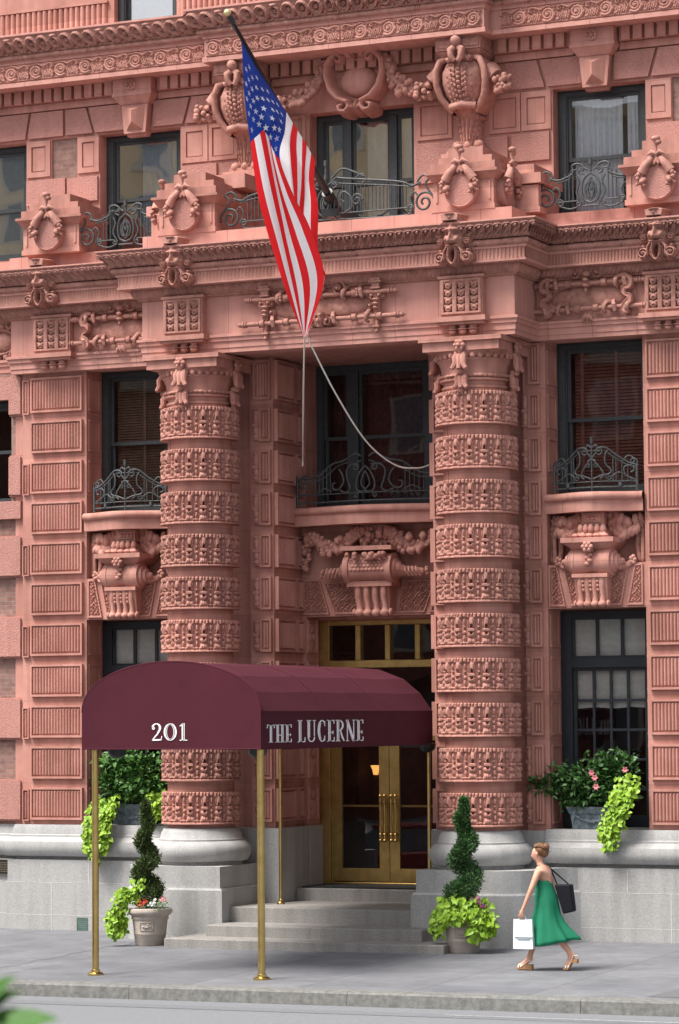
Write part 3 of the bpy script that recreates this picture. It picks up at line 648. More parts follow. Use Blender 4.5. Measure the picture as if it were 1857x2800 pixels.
# --- block with bead panels above each column and pier, guttae below
def tri_block(cx, yf, yb):
    mb = MB(); gm = MB()
    mb.box(cx - .33, cx + .33, yf, yb, 8.96, 9.52); mb.box(cx - .36, cx + .36, yf - .02, yb, 9.52, 9.56)
    mb.box(cx - .40, cx + .40, yf - .09, yb, 8.885, 8.955); mb.box(cx - .36, cx + .36, yf - .05, yb, 8.845, 8.885)
    xs = np.linspace(cx - .31, cx + .31, 63); zs = np.linspace(9.0, 9.50, 46)
    def h(X, Z):
        u = np.abs((X - cx + .0)); H = np.full(X.shape, .028)
        for c in (-.2, 0, .2):
            d = np.abs(X - cx - c); e = np.minimum(.062 - d, np.minimum(Z - 9.03, 9.47 - Z))
            zz = ((Z - 9.03) / .11) % 1 - .5
            bead = mx(bump(d, zz * .11, 0, 0, .046, .042, .03), bump(d, zz * .11, .045, .04, .02, .02, .02)) - bump(d, zz * .11, 0, -.012, .016, .014, .03)
            H = np.where(e > 0, bead, H)
        return H
    gm.relief(xs, zs, h, yf, back=.01)
    for c in (-.16, 0, .16):
        mb.lathe([(.03, 8.845), (.055, 8.84), (.05, 8.80), (.075, 8.79), (.075, 8.775), (.03, 8.77)], cx + c, yf + .06, 10); mb.ball((cx + c, yf + .06, 8.745), (.062, .062, .045), 10)
    o = mb.build('frieze_block', 'terracotta', hotel, smooth=30); gm.build('bead_panel', 'terracotta_ornament', o, smooth=50)
for sg in (-1, 1): tri_block(sg * 2.255, -1.20, YC + .02); tri_block(sg * 5.05, -.28, YW + .02)

# --- strapwork rods on the frieze
def stroke(mb, pts, wd, y0, y1):
    """flat strap: a tapering band drawn in XZ, standing from y1 out to y0, its faces rolled at the edges"""
    P_ = np.array(pts, float); m = len(P_); wd = np.broadcast_to(np.array(wd, float), (m,)); y0 = np.broadcast_to(np.array(y0, float), (m,))
    T = np.gradient(P_, axis=0); T /= np.linalg.norm(T, axis=1)[:, None] + 1e-9; N = np.stack([-T[:, 1], T[:, 0]], -1); G = []
    for k, dy in ((-.5, None), (-.5, .012), (-.38, 0), (-.3, .014), (.3, .014), (.38, 0), (.5, .012), (.5, None)):
        q_ = P_ + N * wd[:, None] * k; G.append(np.stack([q_[:, 0], (y0 + dy) if dy is not None else np.full(m, y1), q_[:, 1]], -1))
    G = np.stack(G, 1); mb.grid(G)
    for e in (0, -1): mb.add(G[e], [tuple(range(8))])
def catmull(pts, n=6):
    P_ = np.array(pts, float); out = []; P2 = np.concatenate([[2 * P_[0] - P_[1]], P_, [2 * P_[-1] - P_[-2]]])
    for i in range(1, len(P2) - 2):
        for t in np.linspace(0, 1, n, endpoint=False):
            a, b_, c, d = P2[i - 1], P2[i], P2[i + 1], P2[i + 2]; out.append(.5 * ((2 * b_) + (-a + c) * t + (2 * a - 5 * b_ + 4 * c - d) * t * t + (-a + 3 * b_ - 3 * c + d) * t ** 3))
    out.append(P_[-1]); return np.array(out)
def straps(cx, y, hw, hw2, kind):
    mb = MB()
    def rod(z, w_, n):
        mb.tube([(cx - w_, y - .10, z), (cx + w_, y - .10, z)], .034, 10)
        for sg in (-1, 1):
            mb.ball((cx + sg * (w_ + .015), y - .10, z), (.035, .042, .042), 8); mb.ball((cx + sg * (w_ + .055), y - .10, z), (.018, .02, .02), 6)
            for q_ in (.05, .09): mb.tube([(cx + sg * (w_ - q_), y - .10, z), (cx + sg * (w_ - q_ + .016), y - .10, z)], .05, 10)
        for u in n:
            mb.tube([(cx + u + a, y - .10, z) for a in (-.045, -.04, -.03, 0, .03, .04, .045)], [.05, .064, .052, .058, .052, .064, .05], 12)
    def loop(u, z, sg):   # strap hooked round the rod
        mb.tube([(cx + u + sg * .05, y - .03, z + .10), (cx + u + sg * .035, y - .10, z + .085), (cx + u + sg * .01, y - .165, z + .02), (cx + u, y - .15, z - .05), (cx + u + sg * .01, y - .07, z - .075)], [.028, .03, .034, .03, .024], 7)
    def curl(x, z, r, sg, y0=.13):
        stroke(mb, [(cx + x + p[0], z + p[1]) for p in spiral(0, 0, r, r * .18, PI / 2, 1.5 * sg, 26)], np.linspace(.042, .024, 26), y - np.linspace(y0 - .03, y0 + .03, 26), y); mb.ball((cx + x, y - y0 - .02, z), .024, 8)
    if kind == 'centre':
        rod(9.42, hw2, (-.55, .0, .55)); rod(9.06, hw, (-.95, -.55, .55, .95))
        for sg in (-1, 1):
            mb.frust((cx + sg * .9 - .05, cx + sg * .9 + .05, y - .13, y, 9.47), (cx + sg * .9 - .085, cx + sg * .9 + .085, y - .16, y, 9.62)); mb.box(cx + sg * .9 - .10, cx + sg * .9 + .10, y - .17, y, 9.55, 9.575); mb.box(cx + sg * .9 - .075, cx + sg * .9 + .075, y - .15, y, 9.46, 9.485)
            curl(sg * .84, 9.36, .055, sg); curl(sg * .96, 9.36, .055, -sg); curl(sg * .80, 9.22, .055, -sg, .10)
            for w_, z in ((.10, 9.30), (.085, 9.24), (.07, 9.18)): mb.ball((cx + sg * .9, y - .12, z), (w_ * .6, .06, .03), 8)
            stroke(mb, [(cx + sg * .9, 9.40), (cx + sg * .9, 9.0), (cx + sg * .9, 8.86)], [.10, .07, .05], y - .12, y); mb.box(cx + sg * .9 - .055, cx + sg * .9 + .055, y - .13, y, 8.90, 8.925); mb.ball((cx + sg * .9, y - .09, 8.84), .036, 8)
            curl(sg * .30, 9.50, .11, -sg, .15); loop(sg * .38, 9.42, sg); loop(sg * .24, 9.06, -sg); loop(sg * .75, 9.06, sg); loop(sg * .68, 9.42, -sg); curl(sg * .13, 9.04, .075, sg, .17)
            for k in range(3): mb.ball((cx + sg * .62, y - .165, 9.38 + .04 * k), .024, 7)
        stroke(mb, [(cx, 9.16), (cx, 8.95)], [.13, .08], y - .19, y); mb.ball((cx - .03, y - .2, 9.12), .022, 6); mb.ball((cx + .03, y - .2, 9.12), .022, 6); mb.ball((cx, y - .2, 9.04), (.03, .03, .04), 7); mb.ball((cx, y - .10, 9.52), (.09, .08, .06), 10)
    else:
        rod(9.46, hw2, (-.27, .0, .27)); rod(9.09, hw, (-.14, .14))
        for sg in (-1, 1):
            s_curve = catmull([(.50, 9.53), (.60, 9.54), (.68, 9.47), (.66, 9.38), (.585, 9.36), (.565, 9.30), (.60, 9.26), (.655, 9.235), (.66, 9.17), (.60, 9.12), (.57, 9.04), (.64, 9.0)], 5)
            stroke(mb, [(cx + sg * a, z) for a, z in s_curve], np.interp(np.linspace(0, 1, len(s_curve)), [0, .3, .5, .75, 1], [.05, .085, .045, .095, .05]), y - .17, y)
            curl(sg * .60, 9.315, .05, sg, .12); curl(sg * .16, 9.61, .085, -sg, .13); loop(sg * .45, 9.46, sg); loop(sg * .60, 9.46, -sg); loop(sg * .44, 9.09, -sg); loop(sg * .62, 9.09, sg); loop(sg * .27, 9.09, sg)
            mb.tube([(cx + sg * .30, y - .02, 9.14), (cx + sg * .36, y - .10, 9.17), (cx + sg * .42, y - .02, 9.14)], .03, 7)
        mb.ball((cx, y - .11, 9.60), (.07, .07, .06), 10); mb.ball((cx, y - .15, 9.50), (.05, .05, .04), 8); mb.ball((cx, y - .14, 9.42), (.06, .05, .03), 8); mb.ball((cx, y - .13, 9.36), (.028, .03, .04), 8)
        for sg in (-1, 0, 1): mb.tube([(cx + sg * .01, y - .09, 9.0), (cx + sg * .05, y - .10, 8.95), (cx + sg * .085, y - .08, 8.90)], [.035, .035, .012], 7)
    # convex cushion between the rods
    mb.relief(np.linspace(cx - hw * .62, cx + hw * .62, 24), np.linspace(9.12, 9.41, 14), lambda X_, Z_: bump(X_, Z_, cx, 9.265, hw * .66, .18, .06), y + .005)
    mb.build('strapwork', 'terracotta_ornament', hotel, smooth=50)
straps(0, YC, 1.30, 1.20, 'centre'); straps(3.83, YW, .93, .86, 'wing'); straps(-3.83, YW, .93, .86, 'wing')
# oval in the far left frieze
ov = MB()
def ovh(X_, Z_):
    u, v = X_ + 6.2, Z_ - 9.24; rr = np.hypot(u / .27, v / .19)
    A = np.abs(u); Bz = np.abs(v)
    return mx(bump(u, v, 0, 0, .22, .15, .08), .06 * np.clip(1 - np.abs(rr - 1) / .14, 0, 1) ** .5, pline(A, v, spiral(.16, .26, .10, .02, -1, 1.2), .03, .06), pline(A, v, spiral(.3, .12, .09, .02, 2, 1.2), .028, .05), pline(A, v, spiral(.22, -.2, .1, .02, 1, -1.2), .03, .06), bump(A, v, .08, -.24, .06, .05, .06), bump(A, v, 0, .27, .07, .06, .06))
ov.relief(np.linspace(-6.65, -5.85, 60), np.linspace(8.97, 9.53, 44), ovh, YW + .30)
ov.build('oval_cartouche', 'terracotta_ornament', hotel, smooth=60)

# ------------------------------------------------------------------ sills, consoles and garlands between the storeys
def bow_path(x0, x1, y, bow, n=24):
    return [(x0 + (x1 - x0) * t, y - bow * (math.sin(PI * t) ** 2)) for t in np.linspace(0, 1, n + 1)]
def sill(x0, x1, y, bow):
    mb = MB(); path = bow_path(x0, x1, y, bow)
    A = np.linspace(-PI / 2, PI / 2, 7)
    mb.sweep(path, [(-.5, 6.15), (0, 6.15), (0, 6.31)] + [(.0 + .055 * math.cos(a), 6.37 + .06 * math.sin(a)) for a in A] + [(-.6, 6.44)])
    mb.build('window_sill', 'terracotta', hotel, smooth=40)
sill(3.09, 4.58, -.08, .26); sill(-4.58, -3.09, -.08, .26); sill(-1.311, 1.311, .60, .26)
def vermic(mb, poly, y):
    P_ = np.array(poly, float); ctr = P_.mean(0); x0, z0 = P_.min(0) - .06; x1, z1 = P_.max(0) + .06
    def h(X, Z):
        d = np.full(X.shape, 9.)
        for i in range(len(P_)):
            a, b_ = P_[i], P_[(i + 1) % len(P_)]; e = b_ - a; nn = np.array((-e[1], e[0])) / np.hypot(*e)
            if nn @ (ctr - a) < 0: nn = -nn
            d = np.minimum(d, (X - a[0]) * nn[0] + (Z - a[1]) * nn[1])
        wv = np.sin(118 * X + 2.2 * np.sin(83 * Z)) + np.sin(112 * Z + 2.4 * np.sin(77 * X + 1.0)) + .6 * np.sin(70 * X - 64 * Z)
        return np.where(d < -.03, -.05, np.where(d < 0, .018, np.where(d < .014, -.012, np.where(wv > .1, .020, -.010))))
    mb.relief(np.arange(x0, x1, .0105), np.arange(z0, z1, .0105), h, y - .014, thr=-.045)
def leafball(mb, c, r, rr):
    mb.ball(c, r, 7)
def swag(mb, pts, r, n, seed, leaf=False):
    rr = random.Random(seed); P_ = [Vector(p) for p in pts]; m = len(P_) - 1
    for k in range(n):
        t = (k + rr.random()) / n * m; i = min(m - 1, int(t)); p = P_[i].lerp(P_[i + 1], t - i)
        rad_ = r * (.55 + .45 * math.sin(PI * min(1, max(0, t / m)) * .9 + .15))
        a = rr.uniform(0, 2 * PI); q_ = rad_ * rr.uniform(.25, .8)
        c = (p.x + q_ * math.cos(a) * .7, p.y - abs(q_ * math.sin(a)) * .9, p.z + q_ * math.cos(a + 1.2))
        if leaf:
            th = rr.uniform(-.9, .9); R = Matrix.Rotation(th, 3, 'Y'); mb.ball(c, (rad_ * .38, rad_ * .30, rad_ * .62), 6, R)
        else: mb.ball(c, rad_ * rr.uniform(.22, .44) * np.array((1, 1, rr.uniform(.8, 1.25))), 7)
    mb.tube([tuple(p) for p in P_], r * .55, 8)
def ribbon_end(mb, x, y, z, r):
    mb.tube([(x, y, z + r * 1.2), (x, y, z - r * 1.2)], r * .95, 8)
    mb.lathe([(r * .9, -.02), (r * .9, .03), (r * .55, .035), (r * .55, .02), (r * .3, .03), (.001, .05)], 0, 0, 12, z0=0) if False else None
    mb.ball((x, y - r, z), (r * .6, r * .4, r * .6), 10); mb.ball((x, y - r * 1.35, z), (r * .25, r * .2, r * .25), 8)

def wing_console(cx):
    mb = MB(); y = 0.0
    mb.box(cx - .17, cx + .17, -.12, .32, 5.97, 6.14); mb.box(cx - .13, cx + .13, -.14, -.11, 6.0, 6.11)
    for k in range(3): mb.ball((cx - .06 + .06 * k, -.14, 6.055), (.035, .03, .035), 8)
    mb.frust((cx - .25, cx + .25, -.26, .32, 5.78), (cx - .14, cx + .14, -.08, .32, 5.97))
    for k in range(-2, 3):
        mb.ball((cx + k * .085, -.16 - .02 * (2 - abs(k)), 5.90), (.05, .05, .08), 8); mb.ball((cx + k * .11, -.26, 5.80), (.06, .06, .04), 8)
    mb.box(cx - .40, cx + .40, -.40, .32, 5.70, 5.77); mb.frust((cx - .27, cx + .27, -.26, .32, 5.60), (cx - .37, cx + .37, -.36, .32, 5.70))
    A = np.arange(28) * 2 * PI / 28
    prof = [(-.43, .045), (-.40, .06), (-.40, .10), (-.355, .11), (-.35, .15), (-.31, .155), (-.305, .205), (-.23, .215), (-.225, .205), (-.12, .205), (-.06, .19), (0, .185)]
    prof = prof + [(-a, r) for a, r in prof[::-1]][1:]
    yc, zc = -.13, 5.43
    mb.grid([[(cx + a, yc + r * math.cos(t), zc + r * math.sin(t)) for t in A] for a, r in prof], cv=True)
    for sg in (-1, 1):
        mb.ball((cx + sg * .44, yc, zc), .05, 8); mb.tube([(cx + sg * .36, yc + .06, zc - .05), (cx + sg * .48, yc + .12, zc - .06), (cx + sg * .56, yc + .14, zc + .0)], [.08, .055, .05], 8)
        for k in range(5): mb.ball((cx + sg * (.57 + .03 * math.cos(k * 1.3)), yc + .1, zc + .02 + .045 * math.sin(k * 1.3)), .035, 6)
    for k in range(9):
        t = PI * (.12 + .6 * k / 9) + PI / 2 - .3; mb.ball((cx + (.018 if k % 2 else -.018), yc + .21 * math.cos(t), zc + .21 * math.sin(t)), (.045, .035, .035), 6)
    for k in range(6): mb.ball((cx + .06 * math.cos(k * PI / 3), -.385, 5.635 + .05 * math.sin(k * PI / 3)), .036, 7)
    mb.ball((cx, -.40, 5.635), .035, 8)
    mb.box(cx - .27, cx + .27, -.30, .02, 5.20, 5.255)
    mb.frust((cx - .235, cx + .235, -.17, .02, 4.84), (cx - .25, cx + .25, -.26, .02, 5.20))
    for k in range(4):
        x = cx - .165 + .11 * k
        mb.tube([(x, -.235, 5.2), (x, -.235, 5.05), (x, -.20, 4.93), (x, -.215, 4.83)], [.05, .042, .038, .048], 8)
        mb.ball((x, -.225, 4.815), (.062, .075, .055), 10)
    for k in range(3):
        for j in range(3): mb.ball((cx - .11 + .11 * k, -.24 - .01 * (2 - j), 5.14 - .06 * j), (.026, .03, .03), 6)
    for sg in (-1, 1): mb.ball((cx + sg * .25, -.2, 4.82), (.03, .055, .055), 10)
    c_ = mb.build('console', 'terracotta', hotel, smooth=45)
    for sg in (-1, 1):
        g = MB()
        swag(g, [(cx + sg * .66, .16, 6.02), (cx + sg * .55, .10, 5.94), (cx + sg * .42, .08, 5.89), (cx + sg * .28, .10, 5.98), (cx + sg * .2, .12, 6.08)], .165, 110, 3 + sg, True)
        ribbon_end(g, cx + sg * .62, .10, 6.0, .06)
        for k in range(22):
            z = 5.93 - k * .022; wd = .06 + .05 * math.sin(PI * k / 24)
            for q_ in (-1, 0, 1): g.ball((cx + sg * .675 + q_ * wd * .8 - sg * 0, .19 - (.07 if q_ == 0 else .03), z + (.01 if q_ else 0)), (.036, .035, .06), 6, Matrix.Rotation(.5 * q_, 3, 'Y'))
        g.build('garland', 'terracotta_ornament', hotel, smooth=True)
    for sg in (-1, 1):
        v = MB(); vermic(v, [(cx + sg * .69, 5.36), (cx + sg * .61, 5.36), (cx + sg * .50, 4.83), (cx + sg * .69, 4.83)], 0); v.build('vermiculated_voussoir', 'terracotta', hotel)
        v = MB(); vermic(v, [(cx + sg * .46, 5.30), (cx + sg * .24, 5.30), (cx + sg * .22, 4.83), (cx + sg * .36, 4.83)], 0); v.build('vermiculated_voussoir', 'terracotta', hotel)
wing_console(3.83); wing_console(-3.83)
def door_console():
    mb = MB(); Y = .95
    mb.box(-.22, .22, Y - .22, Y + .02, 5.80, 6.14)
    rr = random.Random(4)
    for k in range(26): mb.ball((rr.uniform(-.17, .17), Y - .25 - rr.uniform(0, .07), 5.90 + rr.uniform(-.07, .18)), rr.uniform(.035, .06), 7)
    mb.box(-.42, .42, Y - .52, Y + .02, 5.745, 5.81)
    for k in range(24): t = rr.random(); mb.ball((-.32 + .64 * t, Y - .53 - rr.uniform(0, .05), 5.68 - .07 * math.sin(PI * t) * rr.random()), rr.uniform(.035, .055), 7)
    A = np.arange(32) * 2 * PI / 32; yc, zc = Y - .30, 5.47
    prof = [(-.50, .08), (-.44, .12), (-.43, .15), (-.40, .16), (-.395, .235), (-.31, .235), (-.30, .21), (0, .20)]
    prof = prof + [(-a, r) for a, r in prof[::-1]][1:]
    mb.grid([[(a, yc + r * math.cos(t), zc + r * math.sin(t)) for t in A] for a, r in prof], cv=True)
    for i in range(9):    # fish scales on the drum
        for j in range(7):
            t = PI * (.52 + .085 * j); x = -.26 + .065 * i + (.0325 if j % 2 else 0)
            if abs(x) < .29: mb.ball((x, yc + .205 * math.cos(t), zc + .205 * math.sin(t)), (.036, .02, .034), 7, Matrix.Rotation(0, 3, 'X'))
    for sg in (-1, 1):
        mb.tube([(sg * .42, yc, zc - .02), (sg * .52, yc + .06, zc - .05), (sg * .80, yc + .14, zc - .06)], [.13, .085, .06], 10)
        for k in range(4): mb.tube([(sg * (.55 + .06 * k), yc + .0, zc + .02), (sg * (.57 + .06 * k), yc - .03, zc - .05), (sg * (.62 + .06 * k), yc + .02, zc - .12)], .02, 6)
        for k in range(6): mb.ball((sg * (.84 + .01 * k), yc + .13 + .04 * math.cos(k), zc - .05 + .045 * math.sin(k)), .038, 7)
    mb.box(-.37, .37, Y - .40, Y + .02, 5.20, 5.28); mb.frust((-.27, .27, Y - .24, Y + .02, 4.84), (-.30, .30, Y - .33, Y + .02, 5.20))
    for k in range(4):
        x = -.21 + .14 * k
        mb.tube([(x, Y - .33, 5.2), (x, Y - .33, 5.05), (x, Y - .27, 4.92), (x, Y - .28, 4.82)], [.055, .05, .045, .055], 8); mb.ball((x, Y - .29, 4.80), (.078, .09, .065), 10)
    for sg in (-1, 1): mb.ball((sg * .30, Y - .27, 4.81), (.035, .06, .06), 10)
    mb.build('console', 'terracotta', hotel, smooth=45)
    for sg in (-1, 1):
        g = MB()
        swag(g, [(sg * .20, Y - .22, 6.03), (sg * .38, Y - .2, 5.95), (sg * .55, Y - .22, 5.82), (sg * .75, Y - .2, 5.80), (sg * .95, Y - .18, 5.92), (sg * 1.10, Y - .14, 6.02)], .16, 110, 8 + sg)
        g.tube([(sg * .2, Y - .2, 6.08), (sg * .40, Y - .22, 5.96)], [.09, .1], 10)
        ribbon_end(g, sg * 1.13, Y - .12, 5.95, .09)
        for k in range(18): z = 5.84 - k * .02; g.ball((sg * 1.18 + rr.uniform(-.06, .06), Y - .08 - rr.uniform(0, .07), z), rr.uniform(.035, .055), 6)
        g.build('garland', 'terracotta_ornament', hotel, smooth=True)
        v = MB(); vermic(v, [(sg * 1.28, 5.31), (sg * 1.02, 5.31), (sg * .87, 4.83), (sg * 1.28, 4.83)], Y); v.build('vermiculated_voussoir', 'terracotta', hotel)
        v = MB(); vermic(v, [(sg * .90, 5.27), (sg * .42, 5.27), (sg * .32, 4.83), (sg * .73, 4.83)], Y); v.build('vermiculated_voussoir', 'terracotta', hotel)
door_console()

# ------------------------------------------------------------------ grotesque masks on the middle cornice
def mask_h(u, v):
    A = np.abs(u); g = lambda cx, cz, sx, sz, a: a * np.exp(-((A - cx) / sx) ** 2 - ((v - cz) / sz) ** 2)
    face = .20 * np.clip(1 - (A / .16) ** 2.6 - (np.abs(v - .05) / .25) ** 2.6, 0, 1) ** .5
    det = g(.075, .135, .055, .022, .055) + g(0, .135, .025, .03, .03) - g(.072, .078, .036, .024, .085) + g(.072, .076, .020, .011, .045) + g(.095, -.005, .04, .045, .045) \
        + .13 * np.exp(-(A / np.interp(v, [-.06, -.03, .12], [.034, .034, .018])) ** 2) * np.clip((.145 - v) / .18, 0, 1) ** .7 * (v > -.065) + g(.036, -.04, .016, .018, .04) - g(0, -.078, .08, .012, .05) + g(.06, -.10, .05, .016, .05) - g(.12, .04, .012, .05, .03) + g(0, .21, .05, .05, .05)
    f = np.where(face > 0, face + det, 0)
    A2 = A
    f = mx(f, np.where((A < .115 + .22 * np.clip(v - .25, 0, 1)) & (v > .255) & (v < .345), .25, 0), bump(A, v, 0, .35, .16, .028, .29), bump(A, v, 0, .30, .05, .05, .28), pline(A, v, [(.05, .22), (.11, .24), (.16, .20)], [.03, .04, .03], .23),
           pline(A, v, [(.05, -.11), (.10, -.125), (.135, -.18), (.14, -.26), (.175, -.33)], [.022, .03, .032, .03, .024], .17), pline(A, v, spiral(.205, -.265, .08, .02, 3.6, -1.5), .024, .16), bump(A, v, .205, -.265, .026, .026, .17),
           pline(A, v, [(.045, -.125), (.062, -.20), (.055, -.29), (.03, -.345), (0, -.365)], .024, .20), pline(A, v, [(.085, -.16), (.10, -.25), (.075, -.33)], .018, .15), bump(A, v, .21, -.16, .035, .03, .12),
           pline(A, v, spiral(.195, .175, .05, .012, .5, 1.4), .02, .15), pline(A, v, spiral(.225, .075, .045, .012, .2, -1.4), .02, .13), pline(A, v, spiral(.205, -.035, .045, .012, .3, 1.4), .02, .13), pline(A, v, [(.15, .10), (.19, .11), (.24, .15)], .022, .12), pline(A, v, [(.15, -.0), (.2, .02), (.25, .0)], .02, .11), bump(A, v, .19, .06, .06, .15, .07))
    return f - np.where(((A / .045) ** 2 + ((v + .235) / .10) ** 2) < 1, .12, 0)
def mask(cx, y):
    mb = MB(); mb.relief(np.linspace(-.31, .31, 84), np.linspace(-.395, .39, 104), lambda X_, Z_: mask_h(X_, Z_), 0, thr=.004, back=.12)
    for i, v in enumerate(mb.v): mb.v[i] = v + np.array((cx, y, 10.04))
    return mb.build('grotesque_mask', 'terracotta_ornament', hotel, smooth=60, org=(cx, y, 10.04))
mk = mask(2.25, -1.36); copy_part(mk, -4.5, hotel); copy_part(mk, 5.0 - 2.25, hotel, dy=.92); copy_part(mk, -5.1 - 2.25, hotel, dy=.92)

# ------------------------------------------------------------------ upper storey: consoles, cartouche, swags, keystones, dentils, scroll frieze
def upper_console(cx):
    mb = MB(); Y = .4; rr = random.Random(11)
    mb.box(cx - .36, cx + .36, -.22, Y, 13.10, 13.29); mb.frust((cx - .26, cx + .26, -.12, Y, 12.98), (cx - .36, cx + .36, -.22, Y, 13.09)); mb.box(cx - .33, cx + .33, -.235, -.2, 13.14, 13.25)
    # swelling body with an S profile
    rows = []
    for z, w_, yf in ((13.03, .22, -.04), (12.92, .28, -.14), (12.78, .32, -.19), (12.62, .32, -.17), (12.46, .29, -.10), (12.34, .23, -.02), (12.26, .19, .06), (12.14, .17, .14), (11.98, .17, .18), (11.84, .17, .15), (11.73, .18, .16)):
        rows.append([(cx - w_, Y, z), (cx - w_, yf + .10, z), (cx - w_ * .8, yf + .02, z), (cx - w_ * .45, yf - .015, z), (cx, yf - .025, z), (cx + w_ * .45, yf - .015, z), (cx + w_ * .8, yf + .02, z), (cx + w_, yf + .10, z), (cx + w_, Y, z)])
    mb.grid(rows)
    for sg in (-1, 1):   # broad scroll cheeks
        pts = [(cx + sg * .22, -.04, 13.0), (cx + sg * .32, -.10, 12.95), (cx + sg * .385, -.10, 12.80), (cx + sg * .39, -.06, 12.62), (cx + sg * .35, .0, 12.44), (cx + sg * .26, .06, 12.30), (cx + sg * .18, .10, 12.22)]
        for i in range(len(pts) - 1):
            pass
        P_ = np.array(pts); T = np.gradient(P_, axis=0); T /= np.linalg.norm(T, axis=1)[:, None]; Nn = np.stack([T[:, 2], np.zeros(len(T)), -T[:, 0]], -1) * 1.0
        mb.grid(np.stack([P_ + Nn * .045 + [0, -.06, 0], P_ - Nn * .045 + [0, -.06, 0], P_ - Nn * .045 + [0, .36, 0], P_ + Nn * .045 + [0, .36, 0], P_ + Nn * .045 + [0, -.06, 0]], 1))
        mb.tube([tuple(p + [0, -.06, 0]) for p in P_], .05, 8)
        mb.ball((cx + sg * .15, -.12, 12.98), (.07, .08, .06), 8)
        # side cornucopia with fruit
        s_ = 1.0
        mb.tube([(cx + sg * .34, .12, 12.80), (cx + sg * .44, .02, 12.78), (cx + sg * .52, .0, 12.70)], [.13, .14, .11], 10)
        for k in range(24): mb.ball((cx + sg * (.56 + rr.uniform(-.04, .18)), .02 - rr.uniform(-.04, .10), 12.68 - rr.uniform(0, .22)), rr.uniform(.035, .06), 6)
    # front: bead string between leafy ribs
    yfz = lambda z: np.interp(z, [12.26, 12.34, 12.46, 12.62, 12.78, 12.92], [.06, -.02, -.10, -.17, -.19, -.14])
    for k in range(9): z = 12.88 - .066 * k; mb.ball((cx, yfz(z) - .035, z), (.036, .045, .034), 8)
    for sg in (-1, 1):
        for k in range(8):
            z = 12.88 - .072 * k; w_ = .105 - .004 * k
            mb.ball((cx + sg * w_, yfz(z) - .015, z), (.050, .035, .045), 8); mb.ball((cx + sg * (w_ + .02), yfz(z) - .045, z + .01), (.02, .02, .022), 6); mb.ball((cx + sg * (w_ - .03), yfz(z) - .04, z - .02), (.018, .02, .026), 6)
            mb.ball((cx + sg * (w_ + .085), yfz(z) + .02, z - .01), (.035, .03, .05), 6)
    # finial and leaf clump
    mb.ball((cx, -.30, 13.22), .085, 12)
    for sg in (-1, 1):
        mb.tube([(cx + sg * .03, -.27, 13.13), (cx + sg * .09, -.30, 13.08), (cx + sg * .08, -.30, 12.98), (cx + sg * .03, -.28, 12.92)], [.05, .06, .05, .04], 8); mb.tube([(cx + sg * .09, -.2, 13.0), (cx + sg * .17, -.22, 12.94), (cx + sg * .19, -.2, 12.98)], [.05, .04, .03], 7)
    # acanthus below
    xs = np.linspace(-.24, .24, 34); zs = np.linspace(11.72, 12.32, 40)
    def h(X_, Z_):
        v = (Z_ - 11.72) / .6; A = np.abs(X_); wd = .13 + .10 * np.clip(v, 0, 1) ** 2 + .02 * np.sin(v * 38)
        rib = .02 * np.cos(A * 95 / (.5 + v)) + .05 * (1 - (A / wd) ** 2) + .16 * np.clip(v - .62, 0, 1) ** 1.2
        return np.where(A < wd, .13 + rib * 1.2, -.02)
    sub = MB(); sub.relief(xs, zs, h, .30, thr=0, back=.1); mb.add(np.concatenate(sub.v) + [cx, 0, 0], sub.f)
    mb.tube([(cx - .2, -.02, 12.28), (cx, -.07, 12.31), (cx + .2, -.02, 12.28)], .06, 8)
    for sg in (-1, 0, 1): mb.ball((cx + sg * .17, .16, 11.72), (.085, .09, .08), 9)
    mb.box(cx - .26, cx + .26, .1, Y, 11.60, 11.70); mb.box(cx - .2, cx + .2, .16, Y, 11.3, 11.60)
    mb.build('console', 'terracotta_ornament', hotel, smooth=50)
upper_console(1.85); upper_console(-1.85)
def cart_h(u, v):
    A = np.abs(u)
    f = mx(pline(A, v, [(.12, -.36), (.27, -.30), (.40, -.15), (.465, .05), (.455, .24), (.38, .35), (.28, .385), (.21, .34), (.22, .27), (.28, .27), (.29, .31)], [.06, .07, .075, .075, .075, .075, .07, .06, .05, .045, .04], .30),
           pline(A, v, [(.12, -.36), (.10, -.44), (.16, -.505), (.25, -.49), (.27, -.42), (.21, -.40)], [.06, .065, .06, .055, .05, .045], .27),
           bump(A, v, .11, .37, .10, .075, .27), bump(A, v, .0, .40, .03, .03, .30), bump(A, v, .0, .34, .03, .03, .31), bump(A, v, 0, .29, .025, .025, .31), bump(A, v, .045, -.45, .035, .09, .25), bump(A, v, 0, -.42, .04, .12, .24),
           np.where((u / .42) ** 2 + (v / .37) ** 2 < 1, .02 + bump(A, v, 0, -.02, .31, .25, .18), 0))
    return f
ca = MB(); ca.relief(np.linspace(-.56, .56, 110), np.linspace(-.57, .46, 100), cart_h, 0, thr=.004, back=.16)
ca.v = [v + np.array((0, .36, 12.93)) for v in ca.v]
ca.build('cartouche', 'terracotta', hotel, smooth=60)
for sg in (-1, 1):
    g = MB(); swag(g, [(sg * .50, .22, 13.20), (sg * .58, .2, 13.05), (sg * .66, .17, 12.85), (sg * .82, .15, 12.70), (sg * 1.02, .14, 12.64), (sg * 1.25, .15, 12.66), (sg * 1.42, .18, 12.74)], .15, 150, 20 + sg)
    g.tube([(sg * .47, .25, 13.24), (sg * .55, .2, 13.10)], [.06, .1], 8)
    g.build('garland', 'terracotta_ornament', hotel, smooth=True)
